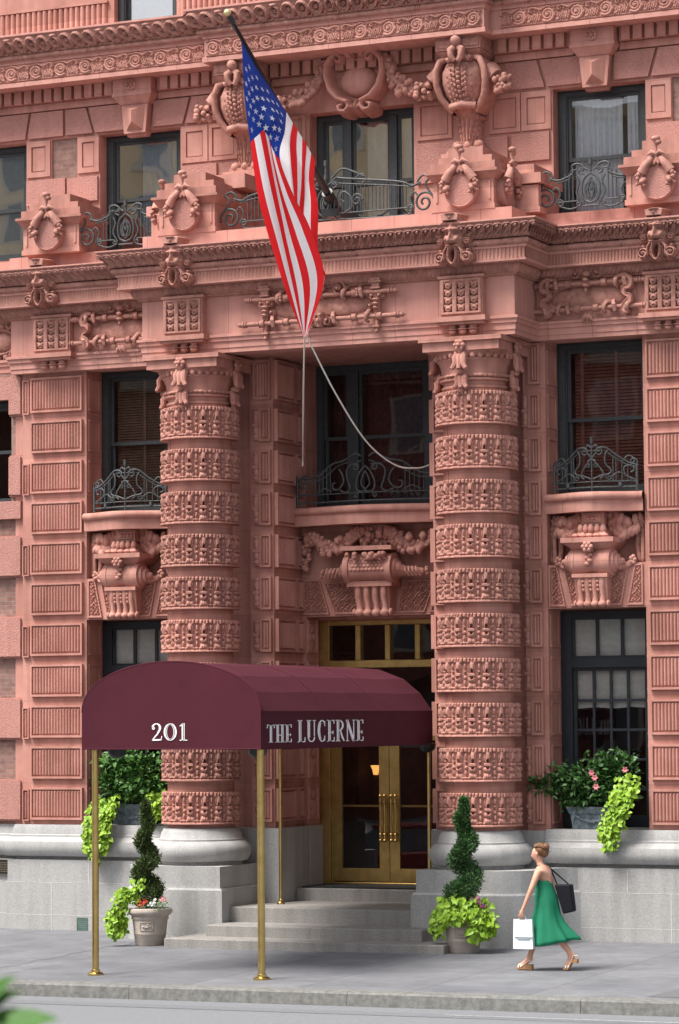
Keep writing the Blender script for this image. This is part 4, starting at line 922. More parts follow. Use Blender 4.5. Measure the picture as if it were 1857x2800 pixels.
for sg in (-1, 1):
    mb = MB(); cx = sg * 3.83
    mb.box(cx - .34, cx + .34, .12, .42, 13.07, 13.29); mb.frust((cx - .25, cx + .25, .2, .42, 12.90), (cx - .34, cx + .34, .12, .42, 13.02)); mb.box(cx - .35, cx + .35, .11, .42, 13.02, 13.07)
    mb.prism_y([(cx - .19, 12.44), (cx + .19, 12.44), (cx + .235, 12.90), (cx - .235, 12.90)], .22, .42)
    a, b_ = [(cx - .14, .215, 12.49), (cx + .14, .215, 12.49), (cx + .175, .215, 12.86), (cx - .175, .215, 12.86)], [(cx, .10, 12.60), (cx, .10, 12.78)]
    mb.add(a + b_, [(0, 1, 4), (1, 2, 5, 4), (2, 3, 5), (3, 0, 4, 5)])
    mb.prism_y([(cx - .17, 12.40), (cx + .17, 12.40), (cx + .18, 12.44), (cx - .18, 12.44)], .3, .42)
    k_ = mb.build('keystone', 'terracotta', hotel)
    r_ = MB()
    for rr_, hh in ((.085, .03), (.035, .05)): r_.lathe([(rr_, 0), (rr_, hh), (rr_ * .8, hh + .012), (rr_ * .7, hh - .01), (.001, hh - .01)], 0, 0, 20)
    for k in range(6): r_.ball((.055 * math.cos(k * PI / 3), .055 * math.sin(k * PI / 3), .03), .02, 6)
    r_.v = [np.stack([v[:, 0] + cx, .12 - v[:, 2], v[:, 1] + 13.185], -1) for v in r_.v]; r_.build('rosette', 'terracotta', k_, smooth=40)
dn = MB()
for x0, x1 in ((-9, -4.19), (-3.47, -2.22), (-1.48, 1.48), (2.22, 3.47), (4.19, 8.5)):
    dn.box(x0, x1, .29, .42, 13.09, 13.31); dn.box(x0, x1, .33, .42, 12.97, 13.08)
    n = int((x1 - x0) / .184)
    for k in range(n):
        x = (x0 + x1) / 2 + (k - (n - 1) / 2) * .184; dn.box(x - .066, x + .066, .20, .295, 13.085, 13.29)
dn.build('dentil_course', 'terracotta', hotel)
UP = [(-9, -.10), (-2.34, -.10), (-2.34, -.35), (2.34, -.35), (2.34, -.10), (8.5, -.10)]
uf = MB(); uf.sweep(UP, [(-.75, 13.295), (.0, 13.295), (.0, 13.30), (.0, 13.362), (-.025, 13.372), (-.025, 13.65), (0, 13.66), (.0, 13.70), (.02, 13.705), (.02, 13.715)])
uf.sweep(UP, [(.02, 13.80), (.04, 13.81), (.05, 13.835), (.02, 13.845)]); uf.sweep(UP, [(.19, 14.065), (.21, 14.07), (.21, 14.10), (-.6, 14.125)])
uf.build('frieze', 'terracotta_jointed', hotel, smooth=30)
rp_ = MB(); rp_.sweep(UP, [(.02 + .045 * math.cos(a), 13.758 + .045 * math.sin(a)) for a in A_], .018, lambda s, v: np.where(np.abs((s / .42) % 1 - .5) > .40, -.014 + .02 * np.abs(np.sin(s / .035 * PI)), 0))
rp_.build('bead_moulding', 'terracotta_ornament', hotel, smooth=50)
ue = MB(); pr2 = np.array([(.02, 13.845), (.06, 13.86), (.10, 13.90), (.13, 13.95), (.155, 14.0), (.175, 14.04), (.19, 14.065)]); pr2 = [tuple(np.array([np.interp(t, range(7), pr2[:, 0]), np.interp(t, range(7), pr2[:, 1])])) for t in np.arange(0, 6.01, .25)]
def egg2(s, v):
    p = .215; q = np.floor(s / p); u = (s / p) % 1 - .5; U = np.abs(u) * p; Z = v * .29; B = p / 2 - U; sc = np.where(q % 4 == 3, .75, 1.0); rho = np.hypot(U, (Z - .135) * .95) / sc
    ring = lambda r, w_, h: h * np.sqrt(np.clip(1 - ((rho - r) / w_) ** 2, 0, 1))
    f = mx(ring(.085, .016, .06), ring(.058, .014, .05), bump(U, Z, 0, .135, .034, .034, .06), bump(U, Z, 0, .225, .06, .03, .06), bump(B, Z, 0, .15, .014, .09, .04), bump(B, Z, 0, .03, .03, .035, .045), bump(U, Z, 0, .06, .012, .04, .06))
    return f - ring(.043, .012, .04) - bump(U, Z, 0, .135, .013, .013, .05) - bump(U, Z, 0, .19, .016, .012, .04)
ue.sweep(UP, pr2, .215 / 16, egg2); ue.build('egg_moulding', 'terracotta_grimy', hotel, smooth=60)
def rinceau(u, v):
    f = mx(pline(u, v, spiral(.125, -.005, .105, .022, -.9, -2.0, 44), np.linspace(.026, .018, 44), .05), bump(u, v, .125, -.005, .028, .028, .055),
           pline(u, v, [(.07, .10), (.13, .122), (.20, .10), (.25, .075), (.31, .10), (.36, .118), (.41, .10), (.425, .06), (.39, .05)], [.012, .016, .02, .02, .022, .02, .02, .018, .014], .045), pline(u, v, [(.0, -.118), (.10, -.122), (.22, -.118), (.33, -.122), (.445, -.118)], .013, .03))
    for k in range(6):
        x = .245 + .034 * k; f = mx(f, pline(u, v, [(x + .03, -.11), (x + .012, -.065), (x - .008, -.01 + .012 * (k % 2)), (x + .004, .03 - .012 * k)], [.010, .017, .017, .012], .042))
    for x, z, a, b_ in ((.27, .045, .02, .016), (.33, .065, .018, .02), (.375, .075, .016, .016), (.015, .10, .022, .016), (.035, .06, .016, .022), (.42, .02, .014, .018), (.43, -.04, .014, .02), (.425, -.09, .018, .018), (.01, -.02, .012, .03)): f = mx(f, bump(u, v, x, z, a, b_, .045))
    return f
def scroll_panel(x0, x1, y, flip):
    mb = MB(); n = max(1, int(round((x1 - x0) / .445))); p = (x1 - x0) / n
    def h(X_, Z_):
        u = ((X_ - x0) / p) % 1 * .445; u = .445 - u if flip else u
        e = np.minimum(np.minimum(X_ - x0, x1 - X_), np.minimum(Z_ - 13.375, 13.648 - Z_))
        return rinceau(u, Z_ - 13.512) * np.clip(e / .01, 0, 1)
    mb.relief(np.arange(x0, x1 + 1e-6, (x1 - x0) / max(2, round((x1 - x0) / .0125))), np.linspace(13.375, 13.648, 26), h, y + .027)
    mb.build('scroll_panel', 'terracotta', hotel, smooth=55)
scroll_panel(-2.28, -.005, -.35, False); scroll_panel(.005, 2.28, -.35, True); scroll_panel(-8.7, -2.42, -.10, False); scroll_panel(2.46, 8.3, -.10, True)

# ------------------------------------------------------------------ windows
def rect_frame(mb, x0, x1, z0, z1, fw, y0, y1, top=None, bot=None):
    top = top or fw; bot = bot or fw
    mb.box(x0, x0 + fw, y0, y1, z0, z1); mb.box(x1 - fw, x1, y0, y1, z0, z1); mb.box(x0 + fw, x1 - fw, y0, y1, z1 - top, z1); mb.box(x0 + fw, x1 - fw, y0, y1, z0, z0 + bot)
def drape(mb, x0, x1, z0, z1, y, folds=9, amp=.03, flare=0):
    n = folds * 8; xs = np.linspace(0, 1, n + 1); zs = np.linspace(0, 1, 5)
    G = np.zeros((n + 1, 5, 3))
    for j, t in enumerate(zs):
        G[:, j, 0] = x0 + (x1 - x0) * xs + flare * (1 - t) ** 2 * (xs - .0); G[:, j, 1] = y + amp * np.sin(xs * folds * 2 * PI + .8 * np.sin(xs * 17)) * (1 - .3 * t); G[:, j, 2] = z0 + (z1 - z0) * t
    mb.grid(G)
def room(x0, x1, z0, z1, y0, dep, m, parent):
    mb = MB(); y1 = y0 + dep
    for f in ([(x0, y0, z0), (x1, y0, z0), (x1, y1, z0), (x0, y1, z0)], [(x0, y0, z1), (x0, y1, z1), (x1, y1, z1), (x1, y0, z1)], [(x0, y0, z0), (x0, y1, z0), (x0, y1, z1), (x0, y0, z1)], [(x1, y0, z0), (x1, y0, z1), (x1, y1, z1), (x1, y1, z0)], [(x0, y1, z0), (x1, y1, z0), (x1, y1, z1), (x0, y1, z1)]): mb.add(f, [(0, 1, 2, 3)])
    mb.build('interior', m, parent)
def pane(x0, x1, z0, z1, y, m, parent, name='glass_pane'):
    mb = MB(); mb.add([(x0, y, z0), (x1, y, z0), (x1, y, z1), (x0, y, z1)], [(0, 1, 2, 3)]); return mb.build(name, m, parent)
def sash_window(x0, x1, z0, z1, y, zm, lights=None, glass='glass_upper', fm='iron_paint', fw=.13, sw=.05, rm='room_dark', name='window', dep=1.1):
    """box frame, an upper and a lower sash per light; returns the frame object"""
    mb = MB(); rect_frame(mb, x0, x1, z0, z1, fw, y, y + .16, top=.10, bot=.06)
    rect_frame(mb, x0 + .03, x1 - .03, z0 + .02, z1 - .03, fw - .05, y - .02, y + .02, top=.05, bot=.03)
    lights = lights or [(x0 + fw, x1 - fw)]
    for a, c in zip(lights, lights[1:]): mb.box(a[1], c[0], y - .02, y + .16, z0 + .06, z1 - .10)
    fr = mb.build(name, fm, hotel, org=((x0 + x1) / 2, y, z0))
    for a, c in lights:
        s1 = MB(); rect_frame(s1, a, c, zm - .03, z1 - .10, sw, y + .03, y + .07, bot=.055); s1.build('upper_sash', fm, fr)
        s2 = MB(); rect_frame(s2, a, c, z0 + .06, zm + .03, sw, y + .075, y + .115, bot=.08); s2.build('lower_sash', fm, fr)
        pane(a + sw, c - sw, zm + .025, z1 - .10 - sw, y + .05, glass, fr); pane(a + sw, c - sw, z0 + .14, zm - .02, y + .095, glass, fr)
    room(x0 + .02, x1 - .02, z0 + .02, z1 - .02, y + .165, dep, rm, fr)
    return fr
def curtain(parent, m, x0, x1, z0, z1, y, **k):
    mb = MB(); drape(mb, x0, x1, z0, z1, y, **k); mb.build('curtain', m, parent, smooth=True)
def blind(parent, m, x0, x1, z0, z1, y, pitch=.05, stiles=()):
    mb = MB(); n = int((z1 - z0) / pitch)
    for k in range(n): z = z0 + k * pitch; mb.add([(x0, y, z), (x1, y, z), (x1, y + .028, z + pitch * .86), (x0, y + .028, z + pitch * .86)], [(0, 1, 2, 3)])
    for x in stiles: mb.box(x - .025, x + .025, y - .012, y - .004, z0, z1)
    mb.build('blind', m, parent)
# upper storey
for sg in (-1, 1):
    x0, x1 = sorted((sg * 3.11, sg * 4.55)); f = sash_window(x0, x1, 10.52, 12.5, .62, 11.46, fw=.15, glass='glass_sheer' if sg > 0 else 'glass_upper')
    if sg > 0:
        curtain(f, 'curtain_sheer', x0 + .2, x0 + .95, 10.55, 12.45, .82, folds=9, flare=.0); curtain(f, 'curtain_sheer', x0 + 1.02, x1 - .1, 10.55, 12.45, .82, folds=5, flare=.12)
    else:
        curtain(f, 'curtain_sheer', x0 + .55, x1 - .1, 10.55, 12.45, .82, folds=8)
f = sash_window(-.87, .87, 10.52, 12.5, .66, 11.4, [(-.74, -.40), (-.28, .36), (.48, .76)], fw=.13)
curtain(f, 'curtain_tan', -.78, -.3, 10.55, 12.45, .86, folds=4); curtain(f, 'curtain_sheer', -.1, .76, 10.55, 12.45, .86, folds=8)
f = sash_window(-7.3, -5.9, 10.62, 12.5, .62, 11.46, fw=.15); curtain(f, 'linen_shade', -7.2, -5.95, 10.65, 12.45, .80, folds=2, amp=.005)
f = sash_window(5.9, 7.3, 10.62, 12.5, .62, 11.46, fw=.15)
# middle storey
f = sash_window(3.09, 4.58, 6.45, 8.70, .5, 7.56, glass='glass_lower', fw=.15); blind(f, 'wood_blind', 3.3, 4.5, 6.55, 8.6, .68, stiles=(3.42, 3.95, 4.4))
f = sash_window(-4.58, -3.09, 6.45, 8.70, .5, 7.56, glass='glass_lower', fw=.15); blind(f, 'wood_blind_tan', -4.4, -3.2, 6.55, 8.6, .68, pitch=.042, stiles=(-3.9, -3.3))
f = sash_window(-1.24, 1.24, 6.46, 8.70, 1.38, 7.56, [(-1.12, -.70), (-.52, .60), (.76, 1.12)], glass='glass_lower', fw=.12)
curtain(f, 'curtain_red', -1.1, -.72, 6.5, 8.6, 1.7, folds=3); curtain(f, 'curtain_red', -.5, .58, 6.5, 8.6, 1.72, folds=7, amp=.02)
f = sash_window(-7.3, -5.98, 6.62, 8.31, .3, 7.5, glass='glass_lower', fw=.1)
# ground-floor windows with small panes
def grid_window(x0, x1, z0, z1, y):
    fm = 'black_sash'; mb = MB(); rect_frame(mb, x0, x1, z0, z1, .17, y, y + .16, top=.09); mb.box(x0 + .17, x1 - .17, y - .01, y + .15, 3.92, 4.06)
    fr = mb.build('window', fm, hotel, org=((x0 + x1) / 2, y, z0)); a, c = x0 + .17, x1 - .17
    s1 = MB(); rect_frame(s1, a, c, 4.06, z1 - .09, .03, y + .03, y + .08)
    for k in (1, 2): x = a + (c - a) * k / 3; s1.box(x - .022, x + .022, y + .035, y + .075, 4.09, z1 - .12)
    s1.build('transom_sash', fm, fr)
    s2 = MB(); rect_frame(s2, a, c, z0 + .02, 3.92, .05, y + .05, y + .10)
    n = 4
    for k in range(1, n): x = a + .05 + (c - a - .1) * k / n; s2.box(x - .018, x + .018, y + .055, y + .095, z0 + .07, 3.87)
    zz = 3.87
    while zz > z0 + .5:
        zz -= .43
        s2.box(a + .05, c - .05, y + .057, y + .093, zz - .018, zz + .018)
    s2.build('lower_sash', fm, fr)
    pane(a + .03, c - .03, 4.09, z1 - .12, y + .055, 'glass_lower', fr); pane(a + .05, c - .05, z0 + .07, 3.87, y + .075, 'glass_lower', fr)
    sh = MB(); xs = np.linspace(a, c, 9)
    sh.grid([[(x, y + .12 + .012 * math.sin(z * 31) , z) for z in np.linspace(4.02, z1 - .05, 12)] for x in xs]); sh.build('shade', 'linen_shade', fr, smooth=True)
    sh = MB(); zz = np.linspace(3.33, 3.88, 22)
    sh.grid([[(x, y + .13 + .022 * abs(math.sin((z - 3.33) * 17 + .6 * math.sin(x * 9))), z + .012 * math.sin(x * 11) * (z < 3.6)) for z in zz] for x in xs]); sh.build('shade', 'linen_shade', fr, smooth=True)
    room(x0 + .02, x1 - .02, z0 + .02, z1 - .02, y + .165, 1.6, 'room_red', fr)
grid_window(3.09, 4.58, 1.6, 4.74, .5); grid_window(-4.58, -3.09, 1.6, 4.74, .5)
# top floor windows
for x0, x1 in ((-4.3, -3.18), (-1.55, -.4)):
    f = sash_window(x0, x1, 14.1, 16, .55, 15.3, fw=.13, glass='glass_upper'); curtain(f, 'curtain_sheer', x0 + .1, x1 - .1, 14.1, 16, .70, folds=2, amp=.004)  # flat pale sheet added behind the glass, standing in for bright sky reflection

# ------------------------------------------------------------------ brass doorway
Yd = 1.40
db = MB()
for sg in (-1, 1): db.box(*sorted((sg * 1.06, sg * 1.238)), Yd, Yd + .14, .66, 4.72); db.box(*sorted((sg * 1.02, sg * 1.06)), Yd + .03, Yd + .14, .66, 4.1)
db.box(-1.06, 1.06, Yd - .02, Yd + .14, 3.98, 4.10); db.box(-1.06, 1.06, Yd, Yd + .14, 4.64, 4.72); db.box(-1.06, 1.06, Yd + .01, Yd + .13, 3.02, 3.12)
for x in (-.57, -.07, .43): db.box(x - .045, x + .045, Yd - .01, Yd + .12, 4.10, 4.64)
db.box(-1.20, 1.20, Yd - .01, Yd + .2, .645, .685)
door = db.build('doorway', 'brass', hotel, org=(0, Yd, .66)); bv = door.modifiers.new('bevel', 'BEVEL'); bv.width = .008
for sg in (-1, 1):
    lf = MB(); a, c = sorted((-.075 + sg * .005, -.075 + sg * .94)); wl = .165
    lf.box(a, a + wl * (.85 if sg < 0 else 1), Yd + .03, Yd + .085, .70, 3.02); lf.box(c - wl * (1 if sg < 0 else .85), c, Yd + .03, Yd + .085, .70, 3.02); lf.box(a + .1, c - .1, Yd + .031, Yd + .084, .70, .90); lf.box(a + .1, c - .1, Yd + .031, Yd + .084, 2.86, 3.02)
    leaf = lf.build('door_leaf', 'brass', door)
    pane(a + .1, c - .1, .88, 2.88, Yd + .055, 'glass_lower', leaf)
    hd = MB()
    for hx in (.055, .125):
        x = -.075 + sg * hx
        hd.tube([(x, Yd - .04, z) for z in np.linspace(1.36, 1.98, 13)], [.02, .026, .016, .024, .014, .016, .017, .016, .014, .024, .016, .026, .02], 8)
        for z in (1.33, 1.42, 1.92, 2.01): hd.ball((x, Yd - .04, z), .03, 8)
        for z in (1.45, 1.89): hd.tube([(x, Yd - .04, z), (x, Yd + .035, z)], .012, 6)
    hd.build('handle', 'brass', leaf, smooth=60)
    bar = MB(); bar.box(a + .12, c - .12, Yd + .10, Yd + .12, 1.84, 1.87); bar.build('push_bar', 'brass', leaf)
for x0, x1 in ((-1.05, -.615), (-.525, -.115), (-.025, .385), (.475, 1.05)): pane(x0, x1, 4.10, 4.64, Yd + .06, 'glass_lower', door)
pane(-1.05, 1.05, 3.12, 3.98, Yd + .06, 'glass_lower', door)
room(-1.23, 1.23, .66, 4.72, Yd + .145, 1.9, 'room_red', door)
lobby = MB(); lobby.box(-.36, -.26, Yd + .5, Yd + .62, .67, 3.6); lobby.box(.25, .4, Yd + .7, Yd + .9, .67, 3.6); lobby.build('inner_post', 'room_dark', door)

# ------------------------------------------------------------------ iron balconets
def iron(x0, x1, y, bow, curves, name, mtl, cx, z0, r=.0105, org=None):
    """curves are XZ polylines with their own radius scale; bow pushes the middle out over the sill"""
    mb = MB()
    for c in curves:
        pts, k = c if isinstance(c, tuple) else (c, 1)
        P_ = np.array(pts, float)
        yy = y - bow * np.sin(PI * np.clip((P_[:, 0] + cx - x0) / (x1 - x0), 0, 1)) ** 2
        mb.tube([(p[0] + cx, q_, p[1] + z0) for p, q_ in zip(P_, yy)], r * k, 5)
    return mb.build(name, mtl, hotel, smooth=True, org=(cx, y, z0))
def smooth_pts(pts, n=6):
    P_ = np.array(pts, float); out = []
    P2 = np.concatenate([[2 * P_[0] - P_[1]], P_, [2 * P_[-1] - P_[-2]]])
    for i in range(1, len(P2) - 2):
        for t in np.linspace(0, 1, n, endpoint=False):
            a, b_, c, d = P2[i - 1], P2[i], P2[i + 1], P2[i + 2]
            out.append(.5 * ((2 * b_) + (-a + c) * t + (2 * a - 5 * b_ + 4 * c - d) * t * t + (-a + 3 * b_ - 3 * c + d) * t ** 3))
    out.append(P_[-1]); return np.array(out)
def both(c):
    pts, k = c if isinstance(c, tuple) else (c, 1); P_ = np.array(pts, float); return [(P_, k), (P_ * np.array((-1, 1)), k)]
def balconet(hw, ht, bars, wide):
    """lower-storey railing: heart and lyre in the middle, rising top rail"""
    cs = []
    cs += [([(x, .05) for x in np.linspace(-hw, hw, 16)], 1.3), ([(x, .13) for x in np.linspace(-hw, hw, 16)], 1)]
    s_ = wide
    for c in ((smooth_pts([(.05 * s_, ht * .92), (.12 * s_, ht), (.22 * s_, ht * .98), (.36 * s_, ht * .80), (.52 * s_, ht * .64), (hw, ht * .58)]), 1.6), (smooth_pts([(.18 * s_, ht * .93), (.36 * s_, ht * .72), (.52 * s_, ht * .57), (hw, ht * .52)]), 1),
              (spiral(.10 * s_, ht * .9, .06, .012, 1.2, -1.1, 14), 1.2), (spiral(hw - .07, ht * .66, .07, .015, -1.5, 1.3, 16), 1.2),
              (smooth_pts([(0, .62), (.06, .66), (.085, .61), (.06, .54), (0, .47), (-.06, .40), (-.14, .30), (-.17, .22), (-.12, .17)]), 1.4), (smooth_pts([(.23 * s_, .58), (.19 * s_, .50), (.2 * s_, .38), (.27 * s_, .30), (.25 * s_, .24), (.15 * s_, .22), (.02, .17)]), 1.4),
              (spiral(.25 * s_, .19, .05, .01, 1.6, 1.3, 14), 1.1), (smooth_pts([(.28 * s_, .2), (.38 * s_, .26), (.5 * s_, .2)]), 1.2), (spiral(.06, .36, .04, .01, -.5, 1.2, 12), 1),
              (smooth_pts([(hw - .05, .15), (hw - .18, .22), (hw - .2, .33), (hw - .1, .36), (hw - .06, .29), (hw - .11, .26)]), 1.3), (smooth_pts([(hw - .22, .42), (hw - .14, .5), (hw - .05, .44), (hw - .1, .38)]), 1.2),
              ([(hw - .02, 0), (hw - .02, ht * .62)], 2.2), ([(hw - .10, .13), (hw - .10, .15)], 3), ([(.4 * s_, .06), (.4 * s_, .12)], 3)): cs += both(c)
    for x in bars: cs += both(([(x, .14), (x, ht * (.86 - .62 * min(.5, max(0, x / s_ - .15))))], .9))
    cs += [([(0, 0), (0, ht + .12)], 1.3), ([(0, ht + .07), (0, ht + .16)], 2.4), ([(-.13 * s_, ht * .93), (.13 * s_, ht * .93)], 1.3), ([(-.06, .43), (0, .46), (.06, .43)], 1.5)]
    return cs
cs = balconet(.65, .62, (.30, .34, .42, .50), 1.0)
iron(3.19, 4.52, -.04, .16, cs, 'balcony_railing', 'iron_rail', 3.855, 6.45); iron(-4.45, -3.12, -.04, .16, cs, 'balcony_railing', 'iron_rail', -3.785, 6.45)
def balconet_wide(hw, ht):
    cs = [([(x, .05) for x in np.linspace(-hw, hw, 24)], 1.3), ([(x, .17) for x in np.linspace(-hw, hw, 24)], 1)]
    for c in ((smooth_pts([(.06, ht), (.16, ht + .05), (.30, ht - .02), (.42, ht - .06), (.6, ht - .10), (.85, ht - .26), (hw, ht - .30)]), 1.6), (smooth_pts([(.30, ht - .08), (.5, ht - .14), (.8, ht - .32), (hw, ht - .36)]), 1),
              (smooth_pts([(0, .58), (.09, .48), (.15, .34), (.14, .22), (.06, .18), (0, .2)]), 1.6), (smooth_pts([(0, .5), (.05, .4), (.07, .3), (0, .22)]), 1.3), (smooth_pts([(.10, .60), (.24, .60), (.32, .5), (.30, .36), (.26, .24), (.34, .18), (.44, .22)]), 1.6),
              (spiral(.14, .56, .06, .01, 1, -1.2, 14), 1.3), (smooth_pts([(.06, .66), (.16, .62), (.12, .56)]), 1.3), (smooth_pts([(.46, .54), (.40, .46), (.38, .34), (.46, .24), (.56, .24), (.58, .32), (.52, .34)]), 1.6), (smooth_pts([(.60, .2), (.72, .26), (.86, .2)]), 1.3),
              (spiral(hw - .16, .36, .12, .02, 2, -1.4, 20), 1.5), (smooth_pts([(hw - .05, .18), (hw - .2, .2), (hw - .26, .3)]), 1.3), ([(hw - .02, 0), (hw - .02, ht - .25)], 2.2), (spiral(.16, .13, .05, .01, 1, 1.2, 12), 1.2)): cs += both(c)
    for x in (.62, .69, .76, .83, .90): cs += both(([(x, .18), (x, ht - .02 - .30 * max(0, x - .4) - .04)], .9))
    return cs
iron(-1.26, 1.26, .62, .18, balconet_wide(1.24, .72), 'balcony_railing', 'iron_rail', 0, 6.45)
def high_rail(hw, big):
    """upper balcony: end scrolls, sweeping rail, palmette oval in the middle"""
    cs = []
    for c in ((spiral(hw - .14, .20, .17, .03, -.3, 1.7, 26), 1.8), (smooth_pts([(hw - .02, .30), (hw - .12, .46), (hw - .06, .56), (hw - .16, .60), (hw - .24, .52), (hw - .20, .46)]), 1.6),
              (smooth_pts([(hw - .2, .50), (hw - .34, .46), (hw - .55, .54), (.28, .66), (.18, .68), (.10, .62), (.14, .57)]), 1.7), (smooth_pts([(hw - .30, .42), (hw - .5, .47), (.3, .58), (.2, .60)]), 1.1),
              ([(hw - .32, .14), (.2, .14)], 1.1), (spiral(hw - .36, .12, .06, .012, .5, 1.3, 14), 1.4), (smooth_pts([(hw - .34, .08), (hw - .5, .03), (.2, .05)]), 1.3), (smooth_pts([(hw - .3, .12), (hw - .36, .26), (hw - .30, .36), (hw - .24, .30)]), 1.4),
              (smooth_pts([(0, .10), (.11, .16), (.14, .32), (.10, .46), (0, .54)]), 1.6), (smooth_pts([(0, .15), (.07, .22), (.08, .34), (0, .47)]), 1.2), (smooth_pts([(.02, .18), (.05, .28), (.03, .36)]), 2.2), (smooth_pts([(.0, .28), (.03, .36), (0, .44)]), 2),
              (smooth_pts([(.04, .58), (.12, .62), (.18, .56), (.12, .52)]), 1.5), (spiral(.19, .10, .05, .01, 2, 1.2, 12), 1.4), (smooth_pts([(.16, .14), (.22, .26), (.18, .40), (.22, .5)]), 1.4)): cs += both(c)
    for x in np.arange(.27, hw - .38, .06): cs += both(([(x, .14), (x, .55)], .9))
    cs += [([(0, .54), (0, .70)], 1.6), ([(0, .66), (0, .74)], 3), ([(-.12, .06), (.12, .06)], 1.4)]
    if big:
        for c in ((smooth_pts([(.30, .14), (.42, .22), (.40, .38), (.28, .46), (.24, .36), (.30, .30)]), 1.7), (smooth_pts([(.1, .68), (.26, .80), (.42, .76), (.62, .66)]), 1.6), (smooth_pts([(.45, .62), (.58, .70), (.66, .62), (.6, .56)]), 1.5), (spiral(.5, .32, .10, .02, 0, 1.5, 18), 1.7)): cs += both(c)
        cs += [([(0, .70), (0, .92)], 1.6), ([(0, .86), (0, .95)], 3)]
    return cs
iron(-1.75, 1.75, -.92, 0, high_rail(1.72, True), 'balcony_railing', 'iron_rail', 0, 10.52); iron(3.1, 4.8, -.32, 0, high_rail(.83, False), 'balcony_railing', 'iron_rail', 3.94, 10.52); iron(-4.8, -3.1, -.32, 0, high_rail(.83, False), 'balcony_railing', 'iron_rail', -3.70, 10.52)

# ------------------------------------------------------------------ ground
def grd(mb, x0, x1, y0, y1, dz=0, n=1):
    mb.add([(x, y, gz(x, y) + dz) for x, y in ((x0, y0), (x1, y0), (x1, y1), (x0, y1))], [(0, 1, 2, 3)])
g = MB(); grd(g, -60, 60, -7.06, .2); tag(g.build('pavement', 'pavement', None), kind='structure')
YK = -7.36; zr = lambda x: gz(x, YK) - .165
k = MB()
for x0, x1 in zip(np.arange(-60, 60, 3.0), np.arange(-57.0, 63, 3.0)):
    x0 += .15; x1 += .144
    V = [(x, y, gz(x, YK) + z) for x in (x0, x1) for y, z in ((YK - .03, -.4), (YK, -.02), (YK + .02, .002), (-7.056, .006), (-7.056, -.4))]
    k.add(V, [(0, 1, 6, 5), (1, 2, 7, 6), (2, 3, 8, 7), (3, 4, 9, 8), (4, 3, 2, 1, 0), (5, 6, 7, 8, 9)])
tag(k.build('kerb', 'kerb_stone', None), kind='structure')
r_ = MB(); r_.add([(x, y, zr(x) - z) for x, y, z in ((-70, -46, 0), (70, -46, 0), (70, YK - .02, 0), (-70, YK - .02, 0))], [(0, 1, 2, 3)]); tag(r_.build('road', 'asphalt', None), kind='structure')
r_ = MB(); r_.add([(x, y, zr(x) + .004) for x, y in ((-70, -8.25), (70, -8.35), (70, -7.98), (-70, -7.85))], [(0, 1, 2, 3)]); tag(r_.build('worn_road_strip', 'asphalt_worn', None), kind='structure')
r_ = MB(); r_.add([(x, y, zr(x) + .008) for x, y in ((4.7, -8.06), (9, -8.09), (9, -8.05), (4.7, -8.03))], [(0, 1, 2, 3)]); tag(r_.build('road_marking', 'line_paint', None), kind='structure')
r_ = MB(); r_.add([(x, y, gz(x, y) + .004) for x, y in ((6.80, -6.9), (9, -6.95), (9, -4.4), (7.0, -5.3))], [(0, 1, 2, 3)]); tag(r_.build('pavement_patch', 'patch_dark', None), kind='structure')
r_ = MB(); r_.add([(x, y, zr(x) - .02) for x, y in ((-300, -300), (300, -300), (300, -45.9), (-300, -45.9))], [(0, 1, 2, 3)]); tag(r_.build('ground', 'asphalt', None), kind='structure')

ck = MB(); CK = [(-2.7, -5.83), (-2.69, -5.69), (-2.68, -5.53), (-2.65, -5.39), (-2.69, -5.16), (-2.66, -5.03), (-2.81, -4.59), (-2.73, -4.53), (-2.66, -4.49), (-2.71, -4.21), (-2.66, -4.1), (-2.8, -3.68), (-2.74, -3.59), (-2.78, -3.33), (-2.73, -3.23), (-2.72, -3.04), (-2.82, -2.67), (-2.79, -2.53), (-2.78, -2.35), (-2.67, -2.35), (-2.69, -2.1), (-2.8, -1.69), (-2.69, -1.69), (-2.74, -1.38)]
for (xa, ya), (xb, yb) in zip(CK, CK[1:]): ck.add([(xa, ya, gz(xa, ya) + .004), (xb, yb, gz(xb, yb) + .004), (xb + .012, yb - .016, gz(xb, yb) + .004), (xa + .012, ya - .016, gz(xa, ya) + .004)], [(0, 1, 2, 3)])
tag(ck.build('pavement_crack', 'soil', None), kind='structure')

# ------------------------------------------------------------------ blocks across the street (seen mirrored in the windows)
def far_block(label, x0, x1, y, z1, m, trim, nx, nz, wz):
    o = empty('apartment_building', ((x0 + x1) / 2, y, -.4), label, 'building')
    mb = MB(); mb.box(x0, x1, y - 12, y, -.4, z1); mb.build('wall', m, o)
    c_ = MB(); c_.box(x0 - .3, x1 + .3, y - 12.3, y + .5, z1, z1 + .6); c_.build('cornice', trim, o)
    for i in range(nx):
        for j in range(nz):
            cx = x0 + (x1 - x0) * (i + .5) / nx; z = 2.2 + j * wz
            fr = MB(); fr.box(cx - .75, cx + .75, y, y + .07, z - .12, z + 2.05); f_ = fr.build('window', trim, o)
            pn = MB(); pn.box(cx - .55, cx + .55, y + .06, y + .09, z, z + 1.9); pn.build('pane', 'pane_far', f_)
far_block('red brick apartment block across the street, mirrored in the lower windows', -52, -9, -56, 15.5, 'red_brick', 'stone_trim', 10, 4, 3.6)
far_block('taller tan brick apartment block across the street, mirrored in the upper windows', -75, -33.5, -76, 31, 'tan_brick', 'stone_trim', 17, 10, 2.9)
far_block('narrow grey stone block across the street, mirrored in the right upper window', -24.5, -14, -76, 28.5, 'stone_trim', 'tan_brick', 3, 7, 3.6)

